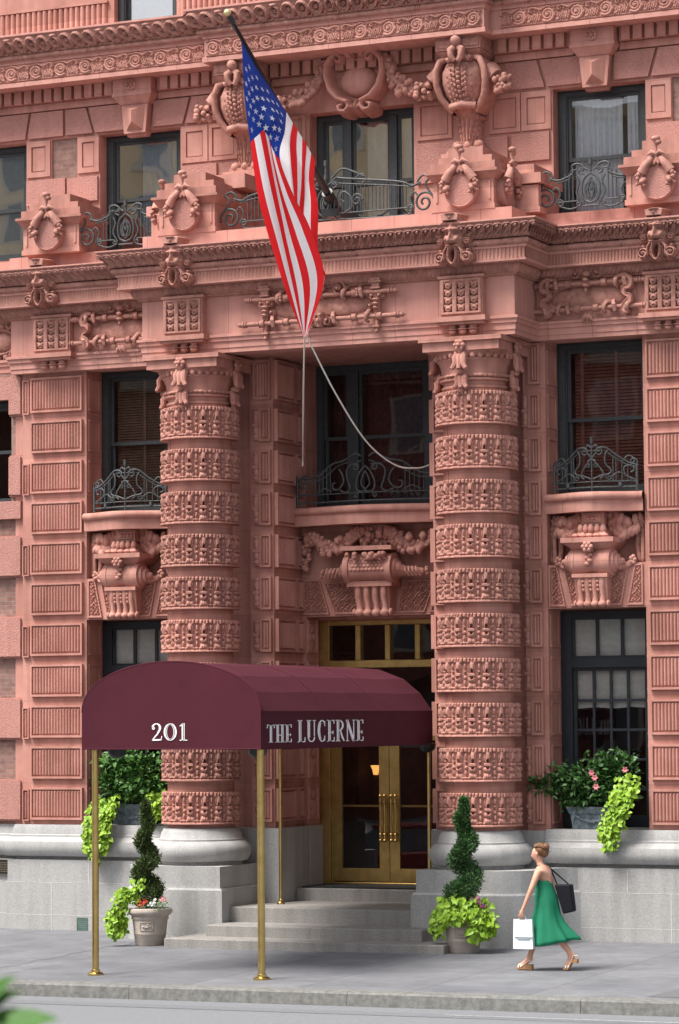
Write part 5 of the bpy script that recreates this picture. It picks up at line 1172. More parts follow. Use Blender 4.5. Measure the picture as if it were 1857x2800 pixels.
def car(cx, cy, m, label):
    z0 = zr(cx) ; o = empty('parked_car', (cx, cy, z0), label, 'car'); mb = MB()
    low = [(-2.3, .35), (-2.35, .62), (-2.2, .82), (-1.1, .95), (1.7, .98), (2.25, .90), (2.32, .6), (2.25, .32)]; W_ = .88
    mb.prism_y([(cx + x, z0 + z) for x, z in low], cy - W_, cy + W_); bo = mb.build('body', m, o); bv = bo.modifiers.new('bevel', 'BEVEL'); bv.width = .12; bv.segments = 3
    c_ = MB(); c_.frust((cx - 1.15, cx + 1.75, cy - .82, cy + .82, z0 + .93), (cx - .35, cx + 1.15, cy - .62, cy + .62, z0 + 1.42)); cb_ = c_.build('cabin', 'pane_far', o); bv = cb_.modifiers.new('bevel', 'BEVEL'); bv.width = .05; bv.segments = 2
    r_ = MB(); r_.box(cx - .40, cx + 1.2, cy - .64, cy + .64, z0 + 1.41, z0 + 1.46); r_.build('roof', m, o)
    for x in (-1.45, 1.45):
        for y in (-.80, .80):
            w_ = MB(); A = np.arange(20) * 2 * PI / 20; w_.grid([[(cx + x + r * math.cos(t), cy + y + d, z0 + .32 + r * math.sin(t)) for t in A] for r, d in ((.2, -.11), (.32, -.1), (.32, .1), (.2, .11))], cv=True); wl_ = w_.build('tyre', 'pole_black', o)
            h_ = MB(); h_.tube([(cx + x, cy + y - .1, z0 + .32), (cx + x, cy + y + .1, z0 + .32)], .2, 14); h_.build('rim', 'iron_paint', wl_)
    for y in (-.6, .6): l_ = MB(); l_.box(cx - 2.34, cx - 2.2, cy + y - .16, cy + y + .16, z0 + .62, z0 + .76); l_.build('headlight', 'lettering_white', o)
mat('car_red', (.30, .012, .016), .25, coat=.6)
car(-4.6, -9.6, 'car_red', 'red car parked by the kerb left of the view, mirrored in the door')

# ------------------------------------------------------------------ awning
AX0, AX1, AY0, AY1 = -1.09, 1.52, -6.35, -.66; AC = (AX0 + AX1) / 2
aw = empty('entrance_awning', (AC, AY0, 0), 'burgundy canvas awning over the entrance lettered 201 on brass poles', 'awning')
arch = [(AX0, 3.30), (-.98, 3.44), (-.80, 3.60), (-.52, 3.775), (-.20, 3.90), (.10, 3.947), (.215, 3.95), (.33, 3.947), (.63, 3.90), (.95, 3.775), (1.23, 3.60), (1.41, 3.44), (AX1, 3.30)]
facet = [(AX0, 3.30), (-.90, 3.56), (-.64, 3.77), (-.25, 3.915), (.215, 3.95), (.68, 3.915), (1.07, 3.77), (1.33, 3.56), (AX1, 3.30)]
cn = MB(); ny = 7
for sgn, off in ((1, 0), (-1, .012)):
    G = []
    for i in range(ny):
        t = i / (ny - 1); y = AY0 + .005 + (AY1 - AY0) * t; sag = .012 * math.sin(PI * t * 3) ** 2
        row = [(AX0 + off, y, 2.835)] + [(x + (off if x < AC else -off) * (abs(x - AC) > .01), y, z - off - (sag if 3.4 < z < 3.93 else 0)) for x, z in facet] + [(AX1 - off, y, 2.82)]
        G.append(row)
    cn.grid(G)
can = cn.build('canopy', 'awning_cloth', aw)
fp = MB()
fine = []
for a, b_ in zip(arch, arch[1:]): fine += [a]
fine.append(arch[-1]); sp_ = [(AX0, 3.30)] + [(AC + (AX1 - AC) * math.cos(t), 3.30 + .65 * math.sin(t) ** .93) for t in np.linspace(PI * .97, PI * .03, 25)] + [(AX1, 3.30)]
fp.prism_y([(AX0, 2.82)] + sp_ + [(AX1, 2.82)], AY0 - .008, AY0 + .008); fp.build('front_panel', 'awning_cloth', aw)
pi_ = MB()
pi_.tube([(x, AY0 + .0, z + .004) for x, z in sp_], .012, 6); pi_.tube([(AX0, AY0 - .006, 2.825), (AX1, AY0 - .006, 2.825)], .010, 6); pi_.tube([(AX1 + .003, AY0, 3.302), (AX1 + .003, AY1, 3.302)], .007, 6); pi_.tube([(AX1 + .002, AY0, 2.822), (AX1 + .002, AY1, 2.82)], .009, 6)
for t in (.34, .66): pi_.tube([(x + (.004 if x > AC else -.004), AY0 + (AY1 - AY0) * t, z + .002) for x, z in facet], .006, 5)
pi_.build('seam_piping', 'awning_cloth', aw)
for x, y, rr in ((AX0 + .14, -6.25, .055), (AX1 - .06, -6.25, .058), (-1.02, -.48, .032), (1.44, -.62, .032)):
    pm = MB(); z0 = .455 if y > -1 else gz(x, y)
    if rr < .04 and x > 0: z0 = .455
    pm.tube([(x, y, z0 + .02), (x, y, 2.9)], rr * .82, 14); po = pm.build('pole', 'brass_pole', aw, smooth=60, org=(x, y, z0))
    fm_ = MB(); fm_.lathe([(rr * 1.9, 0), (rr * 1.9, .02), (rr * 1.6, .035), (rr * 1.1, .04), (rr * 1.05, .07), (rr * .8, .075)], x, y, 24, z0=z0); fm_.build('foot', 'brass_pole', po, smooth=40)
fr_ = MB()
for y in (-6.2, -3.4, -.75): fr_.tube([(AX0 + .05, y, 2.9), (AX1 - .05, y, 2.9)], .016, 6)
for x in (AX0 + .05, AX1 - .05): fr_.tube([(x, -6.2, 2.9), (x, -.7, 2.9)], .016, 6)
fr_.build('frame', 'iron_paint', aw)
for x, y in ((AX0 + .33, -6.0), (AX1 - .22, -6.0), (AX1 - .05, -.75)):
    lm = MB(); lm.lathe([(.001, -.13), (.07, -.12), (.12, -.07), (.13, 0), (.03, .02), (.03, .1)], x, y, 16, z0=2.83); lm.build('spotlight', 'pole_black', aw, smooth=50)
# lettering: thick-and-thin roman strokes, the stems inlined
def letter_mesh(strokes, P):
    mb = MB()
    for s_ in strokes:
        pts, wd = s_; P_ = np.array(pts, float); m = len(P_); wd = np.broadcast_to(np.array(wd, float), (m,))
        T = np.gradient(P_, axis=0); T /= np.linalg.norm(T, axis=1)[:, None] + 1e-9; N = np.stack([-T[:, 1], T[:, 0]], -1)
        A = P_ + N * wd[:, None] / 2; B = P_ - N * wd[:, None] / 2
        front = [P(*p, 0) for p in A] + [P(*p, 0) for p in B]; back = [P(*p, 1) for p in A] + [P(*p, 1) for p in B]
        F = []
        for i in range(m - 1): F += [(i, i + 1, m + i + 1, m + i), (2 * m + i, 3 * m + i, 3 * m + i + 1, 2 * m + i + 1), (i, 2 * m + i, 2 * m + i + 1, i + 1), (m + i, m + i + 1, 3 * m + i + 1, 3 * m + i)]
        F += [(0, m, 3 * m, 2 * m), (m - 1, 3 * m - 1, 4 * m - 1, 2 * m - 1)]
        mb.add(front + back, F)
    return mb
def stem(x, h, w_=.14, inl=True):   # thick stem: a bar, a slit and a hairline; with serifs
    o = [([(x - w_ * .22, 0), (x - w_ * .22, h)], w_ * .42), ([(x + w_ * .40, 0), (x + w_ * .40, h)], w_ * .2)] if inl else [([(x, 0), (x, h)], w_ * .3)]
    for z in (.018, h - .018): o.append(([(x - w_ * .95, z), (x + w_ * .95, z)], .036))
    return o
def thin(x, h): return [([(x, 0), (x, h)], .04)] + [([(x - .08, z), (x + .08, z)], .034) for z in (.017, h - .017)]
def arc(cx, cz, rx, rz, a0, a1, w0, w1, n=22):
    t = np.linspace(a0, a1, n); return ([(cx + rx * math.cos(a), cz + rz * math.sin(a)) for a in t], [w0 + (w1 - w0) * abs(math.cos(a)) ** 1.5 for a in t])
L = {
 'T': (.52, stem(.26, 1) + [([(.02, .975), (.50, .975)], .05), ([(.03, .99), (.02, .80)], .035), ([(.49, .99), (.50, .80)], .035)]),
 'H': (.60, stem(.14, 1) + stem(.46, 1) + [([(.14, .40), (.46, .40)], .05)]),
 'E': (.46, stem(.14, 1) + [([(.14, .978), (.42, .978)], .044), ([(.14, .022), (.42, .022)], .044), ([(.14, .42), (.36, .42)], .044), ([(.42, .99), (.42, .82)], .035), ([(.42, .01), (.43, .2)], .035), ([(.36, .5), (.36, .34)], .035)]),
 'L': (.46, stem(.14, 1) + [([(.14, .022), (.42, .022)], .044), ([(.42, .01), (.43, .22)], .035)]),
 'U': (.56, [([(.10, .2), (.10, 1)], .06), ([(.18, .2), (.18, 1)], .03), ([(.46, .25), (.46, 1)], .04)] + [([(.02, .982), (.26, .982)], .036), ([(.38, .982), (.54, .982)], .036)] + [arc(.285, .22, .18, .20, PI, 2 * PI, .04, .055)]),
 'C': (.54, [arc(.30, .5, .22, .48, .75, 2 * PI - .75, .04, .075), arc(.33, .5, .17, .42, 2.1, 4.2, .015, .03), ([(.46, .95), (.46, .72)], .035), ([(.46, .05), (.46, .28)], .035)]),
 'R': (.56, stem(.14, 1) + [arc(.2, .745, .24, .235, -PI / 2, PI / 2, .036, .085), ([(.14, .50), (.24, .50)], .036), ([(.30, .50), (.40, .2), (.52, .02)], [.05, .085, .06])]),
 'N': (.60, thin(.10, 1) + thin(.50, 1) + [([(.10, 1), (.50, .0)], .10), ([(.03, .97), (.43, .0)], .02)]),
 '2': (.66, [arc(.30, .74, .22, .24, PI * .95, -.45, .05, .12), ([(.50, .63), (.36, .38), (.06, .04)], [.11, .08, .05]), ([(.05, .04), (.58, .05)], .085), ([(.58, .02), (.62, .26)], .04), arc(.13, .72, .055, .06, 0, 2 * PI, .05, .05, 12)]),
 '0': (.84, [arc(.40, .5, .33, .48, 0, 2 * PI + .01, .03, .10, 40), arc(.40, .5, .21, .42, 0, 2 * PI + .01, .012, .03, 40)]),
 '1': (.50, [([(.22, 0), (.22, .98)], .08), ([(.33, 0), (.33, .98)], .03), ([(.05, .02), (.50, .02)], .045), ([(.06, .84), (.15, .90), (.24, .98)], .05), ([(.2, .985), (.36, .985)], .03)])}
def write(text, P, h, width, x0, gap=.06):
    tot = sum(L[c][0] + gap for c in text) - gap; sx = width / tot; x = x0; out = []
    for c in text:
        wc, st_ = L[c]
        mb = letter_mesh(st_, lambda u, v, d, x=x: P(x + u * sx, v * h, d)); out.append((c, mb)); x += (wc + gap) * sx
    return out
for txt, Pf, h, wd, x0 in (('201', lambda u, v, d: (u, AY0 - .016 + .009 * d, 2.933 + v), .222, .525, -.057), ('THE', lambda u, v, d: (AX1 + .008 - .006 * d, u, 2.90 + v), .23, .745, -6.19), ('LUCERNE', lambda u, v, d: (AX1 + .008 - .006 * d, u, 2.895 + v), .29, 2.13, -5.27)):
    for c, mb in write(txt, Pf, h, wd, x0): mb.build('letter' if c.isalpha() else 'numeral', 'lettering_white', aw)

# ------------------------------------------------------------------ flag, pole and ropes
PA, PB = np.array((.072, -.9, 10.885)), np.array((.017, -4.2, 12.979))
fpole = empty('flagpole', tuple(PA), 'black flagpole with gold ball slanting out over the entrance', 'flagpole')
mb = MB(); t = np.linspace(-.06, .975, 12)[:, None]; mb.tube(PA + (PB - PA) * t, np.linspace(.058, .026, 12), 12); mb.build('shaft', 'pole_black', fpole, smooth=60)
mb = MB(); mb.ball(tuple(PB), .052, 16); mb.build('ball', 'gold_ball', fpole, smooth=True)
mb = MB(); d_ = PB - PA; mb.tube([PA + d_ * .945, PA + d_ * .975, PA + d_ * .99], [.035, .045, .03], 10); mb.tube([PA + d_ * .95 + (.0, 0, -.05), PA + d_ * .95 + (.02, 0, -.10)], .018, 6); mb.build('truck', 'iron_paint', fpole, smooth=60)
mb = MB(); mb.box(-.06, .2, -.95, .42, 10.62, 10.74); mb.tube([PA - d_ * .06, PA + d_ * .04], .085, 12); mb.build('bracket', 'pole_black', fpole)
FU = [0, .2, .54, .6, .8, 1]
FP = [[(0.024, -3.782, 12.664), (0.148, -3.95, 11.906), (0.219, -3.85, 11.177), (0.217, -3.6, 10.467), (0.28, -3.35, 9.829), (0.325, -3.0, 9.2), (0.448, -2.7, 8.594)], [(0.031, -3.357, 12.394), (0.214, -3.75, 11.876), (0.299, -3.72, 11.409), (0.341, -3.5, 10.68), (0.387, -3.25, 9.991), (0.428, -2.95, 9.304), (0.459, -2.7, 8.593)], [(0.046, -2.472, 11.832), (0.473, -3.28, 11.422), (0.395, -3.3, 11.035), (0.526, -3.2, 10.558), (0.708, -3.05, 10.069), (0.831, -2.85, 9.367), (0.482, -2.7, 8.592)], [(0.049, -2.295, 11.72), (0.380, -3.0, 11.324), (0.359, -2.95, 10.926), (0.386, -2.88, 10.465), (0.543, -2.82, 9.965), (0.717, -2.75, 9.363), (0.473, -2.68, 8.595)], [(0.055, -1.939, 11.494), (0.492, -2.78, 11.101), (0.501, -2.78, 10.681), (0.472, -2.75, 10.269), (0.569, -2.72, 9.795), (0.727, -2.7, 9.327), (0.48, -2.67, 8.596)], [(0.061, -1.578, 11.265), (0.555, -2.5, 10.827), (0.596, -2.52, 10.452), (0.584, -2.55, 10.028), (0.627, -2.6, 9.651), (0.762, -2.65, 9.399), (0.487, -2.66, 8.596)]]
FV = [0, .2, .4, .55, .7, .85, 1]
def hermite(xs, Y, q):
    xs = np.array(xs, float); Y = np.array(Y, float); m = np.gradient(Y, xs, axis=0); i = np.clip(np.searchsorted(xs, q, 'right') - 1, 0, len(xs) - 2)
    h = xs[i + 1] - xs[i]; t = (q - xs[i]) / h; sh = (slice(None),) + (None,) * (Y.ndim - 1); t_, h_ = t[sh], h[sh]
    return (2 * t_ ** 3 - 3 * t_ ** 2 + 1) * Y[i] + (t_ ** 3 - 2 * t_ ** 2 + t_) * h_ * m[i] + (-2 * t_ ** 3 + 3 * t_ ** 2) * Y[i + 1] + (t_ ** 3 - t_ ** 2) * h_ * m[i + 1]
for i_, off in ((2, (.10, -.10, .04)), (3, (.10, -.11, .05)), (4, (.12, -.11, .06)), (5, (.12, -.10, .06))):
    FP[i_][0] = tuple(np.array(FP[i_][0]) + off)
vq = np.linspace(0, 1, 111); NU = 130; uq = np.linspace(0, 1, NU + 1)
rows = np.stack([hermite(FV, FP[i], vq) for i in range(6)])      # (6,111,3)
lin = np.zeros((NU + 1, 111, 3))
for j in range(111):
    for a in range(3): lin[:, j, a] = np.interp(uq, FU, rows[:, j, a])
amp = np.minimum(1, vq * 4) * np.clip((1 - vq) * 3, 0, 1)
lin[..., 1] += -.075 * np.sin(uq[:, None] * 2 * PI * 2.4 + vq * 5) * amp
lin[..., 0] += .03 * np.sin(uq[:, None] * 2 * PI * 2.4 + vq * 5 + 1) * amp
fm_ = MB(); fm_.grid(lin); fm_.mi = []
for i in range(NU):
    for j in range(110):
        u = (i + .5) / NU; v = (j + .5) / 110
        fm_.mi.append(2 if (u < 7 / 13 and v < .4) else (int(u * 13) % 2))
flag = fm_.build('flag', ['flag_red', 'flag_white', 'flag_blue'], None, smooth=True, org=tuple(lin[0, 0]))
tag(flag, 'large American flag hanging folded from the black flagpole', 'flag')
stm = MB()
def flag_pt(u, v):
    i = u * NU; j = v * 110; i0 = min(NU - 1, int(i)); j0 = min(109, int(j)); a, b_ = i - i0, j - j0
    p = lin[i0, j0] * (1 - a) * (1 - b_) + lin[i0 + 1, j0] * a * (1 - b_) + lin[i0, j0 + 1] * (1 - a) * b_ + lin[i0 + 1, j0 + 1] * a * b_
    du = lin[i0 + 1, j0] - lin[i0, j0]; dv = lin[i0, j0 + 1] - lin[i0, j0]; return p, du / (np.linalg.norm(du) + 1e-9), dv / (np.linalg.norm(dv) + 1e-9)
placed = []
for rw in range(9):
    for k in range(6 if rw % 2 == 0 else 5):
        u = (7 / 13) * (rw + 1) / 10; v = .4 * ((k * 2 + 1 + (rw % 2)) / 12)
        if v < .04: continue
        p, du, dv = flag_pt(u, v)
        if any(np.linalg.norm(p - o_) < .105 for o_ in placed): continue
        placed.append(p); nn = np.cross(du, dv); nn /= np.linalg.norm(nn)
        if nn @ np.array((.45, -.9, -.1)) < 0: nn = -nn
        e1 = np.array((.9, .41, 0)); e1 -= nn * (e1 @ nn); e1 /= np.linalg.norm(e1); e2 = np.cross(nn, e1); e2 = e2 if e2[2] > 0 else -e2
        pts = [p + nn * .012 + (e1 * math.sin(q_ * PI / 5) + e2 * math.cos(q_ * PI / 5)) * (.055 if q_ % 2 == 0 else .022) for q_ in range(10)] + [p + nn * .012]
        stm = MB(); stm.add(pts, [(10, q_, (q_ + 1) % 10) for q_ in range(10)])
        stm.build('star', 'flag_white', flag)
def rope(pts, label):
    mb = MB(); mb.tube(smooth_pts(pts, 8), .012, 6); o = mb.build('rope', 'rope_white', None, smooth=True, org=pts[0]); tag(o, label, 'rope', 'ropes tying down the flag')
rope([(.46, -2.69, 8.62), (.05, -1.85, 8.1), (-.5, -.7, 7.6), (-.93, .2, 7.2), (-.98, .3, 7.05)], 'straight white rope from flag tip down to the left end of the balcony')
rope([(.48, -2.68, 8.62), (.62, -2.0, 7.86), (.74, -1.2, 7.23), (.89, -.5, 6.93), (1.03, .0, 6.91), (1.17, .3, 6.99)], 'slack white rope curving from flag tip to the right end of the balcony')

# ------------------------------------------------------------------ planting
def leaf(V, F, p, d, up, Ln, Wd, curl=.15):
    d = d / (np.linalg.norm(d) + 1e-9); s_ = np.cross(d, up); s_ /= np.linalg.norm(s_) + 1e-9; n_ = np.cross(s_, d); b = len(V)
    V += [p, p + d * Ln * .45 + s_ * Wd * .5 + n_ * Wd * .16, p + d * Ln - n_ * Ln * curl, p + d * Ln * .45 - s_ * Wd * .5 + n_ * Wd * .16, p + d * Ln * .5]
    F += [(b, b + 1, b + 4), (b + 1, b + 2, b + 4), (b + 2, b + 3, b + 4), (b + 3, b, b + 4)]
def broad(V, F, p, d, up, Ln, Wd, curl=.15):
    d = d / (np.linalg.norm(d) + 1e-9); s_ = np.cross(d, up); s_ /= np.linalg.norm(s_) + 1e-9; n_ = np.cross(s_, d); b = len(V)
    V += [p, p + d * Ln * .35 - n_ * Ln * .02, p + d * Ln * .70 - n_ * Ln * curl * .4, p + d * Ln - n_ * Ln * curl]
    for e in (1, -1):
        for a, w_ in ((-.08, .30), (.20, .50), (.52, .44), (.80, .20)): V.append(p + d * Ln * a + s_ * e * Wd * w_ + n_ * Wd * (.16 * w_ / .5 - curl * a * a))
    F += [(b, b + 4, b + 5, b + 1), (b + 1, b + 5, b + 6, b + 2), (b + 2, b + 6, b + 7, b + 3), (b, b + 1, b + 9, b + 8), (b + 1, b + 2, b + 10, b + 9), (b + 2, b + 3, b + 11, b + 10)]
R3 = lambda q_: np.array((q_.gauss(0, 1), q_.gauss(0, 1), q_.gauss(0, 1)))
def unit(v): return v / (np.linalg.norm(v) + 1e-9)
def spiral_tree(cx, cy, z0, z1, seed, turns, fat, label, m):
    q_ = random.Random(seed); V, F = [], []; o = empty('spiral_topiary', (cx, cy, z0), label, 'topiary', 'spiral topiary trees in stone pots')
    H = z1 - z0; n = 12000
    for i in range(n):
        t = q_.random() ** 1.15; a = 2 * PI * turns * t + 2.2 + seed; sr = .112 * fat * (1 - t) ** .9; tr = (.118 * (1 - t) ** .5 + .018) * fat
        c_ = np.array((cx + sr * math.cos(a), cy + sr * math.sin(a), z0 + .10 + (H - .13) * t)); dd = unit(R3(q_)); lump = 1 + .17 * math.sin(29 * t + 4 * dd[0]) + .15 * math.sin(15 * dd[2] + 37 * t)
        off = dd * tr * lump * (.5 + .5 * q_.random() ** .4) * np.array((1, 1, .85))
        out = unit(dd + np.array((0, 0, .35)) + .5 * R3(q_))
        leaf(V, F, c_ + off, out, unit(R3(q_)), q_.uniform(.034, .066), q_.uniform(.014, .024), .05)
    mb = MB(); mb.add(V, F); mb.build('foliage', m, o)
    tr_ = MB(); tr_.tube([(cx, cy, z0 - .1 + H * t * .96 + .05) for t in np.linspace(0, 1, 40)], np.linspace(.022, .006, 40), 7); tr_.build('trunk', 'stem', o, smooth=True)
def stone_pot(cx, cy, label):
    z0 = gz(cx, cy) - .004; o = empty('flower_pot', (cx, cy, z0), label, 'flower pot', 'stone flower pots beside the steps')
    mb = MB(); mb.lathe([(.001, 0), (.20, 0), (.215, .02), (.232, .16), (.236, .165), (.238, .18), (.236, .19), (.258, .38), (.272, .385), (.276, .40), (.268, .41), (.27, .43), (.30, .445), (.322, .47), (.328, .50), (.318, .53), (.295, .54), (.28, .53), (.275, .48), (.001, .47)], cx, cy, 40, z0=z0)
    mb.build('bowl', 'pot_stone', o, smooth=40)
    cr = MB(); a0 = -PI / 2 + .3
    def on(u, v, h): a = a0 + u / .25; return (cx + (.247 + .1 * (v - .28) + h) * math.cos(a), cy + (.247 + .1 * (v - .28) + h) * math.sin(a), z0 + v)
    for b_ in ([(-.11, .23), (.09, .23), (.09, .34), (-.11, .34), (-.11, .23)],): cr.tube([on(u, v, 0) for (u0, v0), (u1, v1) in zip(b_, b_[1:]) for u, v in [(u0 + (u1 - u0) * t, v0 + (v1 - v0) * t) for t in np.linspace(0, 1, 6)]], .010, 5)
    for u, v in ((-.05, .28), (-.02, .27), (.01, .275), (.04, .29), (.02, .31)): cr.ball(on(u, v, 0), (.025, .02, .016), 6)
    cr.build('relief_badge', 'pot_stone', o, smooth=True)
    so_ = MB(); so_.lathe([(.001, .49), (.272, .485)], cx, cy, 24, z0=z0, cap=False); so_.build('soil', 'soil', o)
    return z0
def trailing(name, pathf, n, spread, label, cat, seed, size=(.06, .10), m='leaf_lime', group=None, org=None):
    """stems run along pathf(t) and carry overlapping broad leaves that face outwards"""
    q_ = random.Random(seed); V, F = [], []; o = empty(name, org or tuple(pathf(0, 0)), label, cat, group)
    st_ = MB(); NS = 9
    for s_ in range(NS):
        k = (s_ + .5) / NS; pts = [np.array(pathf(t, k)) for t in np.linspace(0, 1, 12)]; st_.tube([p + np.array((0, .03, 0)) for p in pts], .005, 4)
    for i in range(int(n * 1.15)):
        t = q_.random() ** .85; k = q_.random(); p = np.array(pathf(t, k)) + spread * R3(q_) * np.array((1, .7, .8))
        d = unit(np.array((q_.gauss(0, .7), -.35 + q_.gauss(0, .3), -.75 + q_.gauss(0, .45)))); up = unit(np.array((q_.gauss(0, .35), -.8, .55 + q_.gauss(0, .3)))); s2 = q_.uniform(size[0] * .6, size[1])
        broad(V, F, p, d, up, s2, s2 * .88, .18)
    mb = MB(); mb.add(V, F); mb.build('leaves', m, o); st_.build('stems', 'stem', o); return o
def bush(name, blobs, label, cat, seed, n, size, m, base, stems, group=None, flowers=None):
    q_ = random.Random(seed); V, F = [], []; o = empty(name, base, label, cat, group); tot = sum(b[3] * b[4] * b[5] for b in blobs)
    sm = MB()
    for b in blobs:
        c_ = np.array(b[:3]); R_ = np.array(b[3:6])
        for s_ in range(stems):
            e = c_ + R_ * unit(R3(q_)) * q_.uniform(.3, .95); b0 = np.array(base) + np.array((q_.uniform(-.12, .12), q_.uniform(-.04, .04), 0)); md = (b0 + e) / 2 + np.array((q_.gauss(0, .04), q_.gauss(0, .04), .05))
            sm.tube(smooth_pts([b0, md, e], 4), np.linspace(.011, .004, 9), 5)
            for k in range(int(n * b[3] * b[4] * b[5] / tot / stems)):   # leaves cluster at the twig ends
                p = e + (R_ * .38 * R3(q_) if q_.random() < .8 else (md - e) * q_.random()); d = unit(unit(p - c_ + 1e-6) * .8 + np.array((0, -.2, .12)) + .7 * R3(q_)); s2 = q_.uniform(*size)
                broad(V, F, p, d, unit(np.array((0, -.35, 1)) + .5 * R3(q_)), s2, s2 * .60, .22)
    mb = MB(); mb.add(V, F); mb.build('leaves', m, o); sm.build('branches', 'stem', o)
    for (x, y, z), cm in (flowers or []):
        f = MB()
        for k in range(6):
            a = k * PI / 3; V2, F2 = [], []; leaf(V2, F2, np.array((x, y, z)), unit(np.array((math.cos(a), -.55, math.sin(a)))), np.array((0, -1, .2)), .055, .05, .2); f.add(V2, F2)
        f.build('blossom', cm, o)
    return o
def flowerbed(cx, cy, z, spots, label, seed):
    q_ = random.Random(seed); o = empty('flowers', (cx, cy, z), label, 'flowers'); V, F = [], []
    for i in range(260):
        x = q_.uniform(-.25, .30); y = q_.uniform(-.22, .1); p = np.array((cx + x, cy + y, z + q_.uniform(-.02, .10)))
        s2 = q_.uniform(.03, .05); leaf(V, F, p, unit(R3(q_) + np.array((0, -.3, .5))), np.array((0, -.5, 1)), s2, s2 * .6)
    mb = MB(); mb.add(V, F); mb.build('leaves', 'leaf_mid', o)
    for (x, y, zz, m) in spots:
        f = MB()
        for k in range(7):
            V2, F2 = [], []; leaf(V2, F2, np.array((cx + x + q_.gauss(0, .018), cy + y, z + zz + q_.gauss(0, .018))), unit(np.array((q_.gauss(0, 1), -.7, q_.gauss(0, 1)))), np.array((0, -1, .2)), .045, .042); f.add(V2, F2)
        f.build('blossom', m, o)
zp = stone_pot(-2.33, -2.15, 'taupe stone flower pot at the left end of the steps'); stone_pot(2.58, -2.15, 'stone flower pot half hidden under lime leaves right of the steps')
spiral_tree(-2.40, -2.13, .52, 2.04, 3, 2.9, 1.06, 'olive green spiral topiary left of the steps with bare gaps', 'leaf_cypress')
spiral_tree(2.59, -2.13, .50, 2.10, 6, 2.8, 1.26, 'fuller dark green spiral topiary right of the steps', 'leaf_cypress_green')
def p1(t, k): x = -2.50 - .05 * k - .20 * math.sin(min(1, t * 1.6) * PI / 2) - .06 * (k - .5); return (x + .05 * math.sin(9 * k), -2.30 - .14 * math.sin(min(1, t * 2) * PI / 2) - .10 * k, .60 + .14 * math.sin(min(1, t * 3) * PI) - .60 * max(0, t - .12) * (1 - .35 * abs(k - .5)))
trailing('sweet_potato_vine', p1, 560, .035, 'lime green vine spilling over the left side of the taupe pot', 'vine', 21)
def p1b(t, k): return (-2.46 + .12 * (k - .5), -2.28, .55 + .36 * t)
trailing('creeping_vine', p1b, 90, .04, 'lime green sprig climbing the foot of the left topiary', 'vine', 22, size=(.04, .065))
flowerbed(-2.30, -2.2, .50, [(-.06, -.14, .04, 'flower_red'), (-.09, -.14, .09, 'flower_red'), (.02, -.16, .10, 'flower_red'), (.14, -.14, .07, 'flower_white'), (.10, -.16, .05, 'flower_white'), (.27, -.1, .12, 'flower_pink'), (-.12, -.12, .03, 'flower_red')], 'small red and white flowers in the pot left of the steps', 9)
def p2(t, k): a = -PI * (1.02 - 1.06 * k) * 1.0; rr_ = .10 + .26 * math.sin(min(1, t * 1.5) * PI / 2); return (2.59 + rr_ * math.cos(a) * 1.08, -2.15 + rr_ * math.sin(a) * .9, .56 + .12 * math.sin(min(1, t * 2.5) * PI) - (.50 if k > .66 else (.40 if k < .3 else .14)) * max(0, t - .3))
trailing('sweet_potato_vine', p2, 900, .045, 'lime green vine skirt around the foot of the right topiary', 'vine', 23, size=(.065, .11))
flowerbed(2.62, -2.1, .56, [(.26, -.2, .12, 'flower_mauve'), (.22, -.22, .15, 'flower_mauve'), (.30, -.18, .05, 'flower_mauve')], 'few mauve flowers among the lime vine of the right pot', 10)
def window_box(cx, cy, hw, label):
    z0 = 1.592; o = empty('planter_box', (cx, cy, z0), label, 'planter', 'lead planters on the ground floor sills'); mb = MB()
    mb.frust((cx - hw + .04, cx + hw - .04, cy - .13, cy + .13, z0), (cx - hw + .01, cx + hw - .01, cy - .15, cy + .15, z0 + .22)); mb.frust((cx - hw - .005, cx + hw + .005, cy - .165, cy + .165, z0 + .22), (cx - hw - .03, cx + hw + .03, cy - .18, cy + .18, z0 + .29)); mb.box(cx - hw - .035, cx + hw + .035, cy - .185, cy + .185, z0 + .29, z0 + .315); mb.build('box', 'lead_planter', o)
    s_ = MB(); q_ = random.Random(2)
    for k in range(60):
        t = k / 59 * 2 - 1; s_.ball((cx + t * (hw - .08), cy - .15 - .005, z0 + .10 + .09 * t * t + q_.uniform(-.015, .015)), q_.uniform(.012, .022), 5)
    for e in (-1, 1): s_.tube([(cx + e * (hw - .07), cy - .155, z0 + .20), (cx + e * (hw - .05), cy - .15, z0 + .08)], .014, 5)
    s_.build('festoon', 'lead_planter', o)
window_box(3.73, .16, .36, 'blue grey lead planter under the pink hibiscus on the right sill'); window_box(-3.80, .16, .36, 'blue grey lead planter behind the left spiral topiary')
bush('hibiscus_shrub', [(3.25, .02, 2.24, .26, .15, .17), (3.62, .0, 2.36, .26, .16, .22), (3.98, .0, 2.38, .30, .16, .22), (3.0, -.06, 2.20, .18, .1, .10), (3.55, .05, 2.08, .36, .14, .14), (4.05, -.03, 2.14, .26, .14, .16), (4.22, .0, 2.46, .12, .1, .12)], 'dark leafy hibiscus with pink blooms in the right window planter', 'shrub', 31, 2600, (.06, .105), 'leaf_green', (3.74, .16, 1.88), 7, flowers=[((3.78, -.16, 2.40), 'flower_pink'), ((3.83, -.17, 2.33), 'flower_pink'), ((3.86, -.2, 2.20), 'flower_pink'), ((4.28, -.14, 2.44), 'flower_pink')])
def p3(t, k): return (4.36 - .30 * t + .22 * (k - .5) * (1.1 - .3 * t), -.16 - .17 * math.sin(min(1, t * 2) * PI / 2), 2.28 - .86 * t + .08 * math.sin(k * 7))
trailing('sweet_potato_vine', p3, 620, .045, 'lime green vine trailing over the right window planter', 'vine', 24, size=(.06, .10))
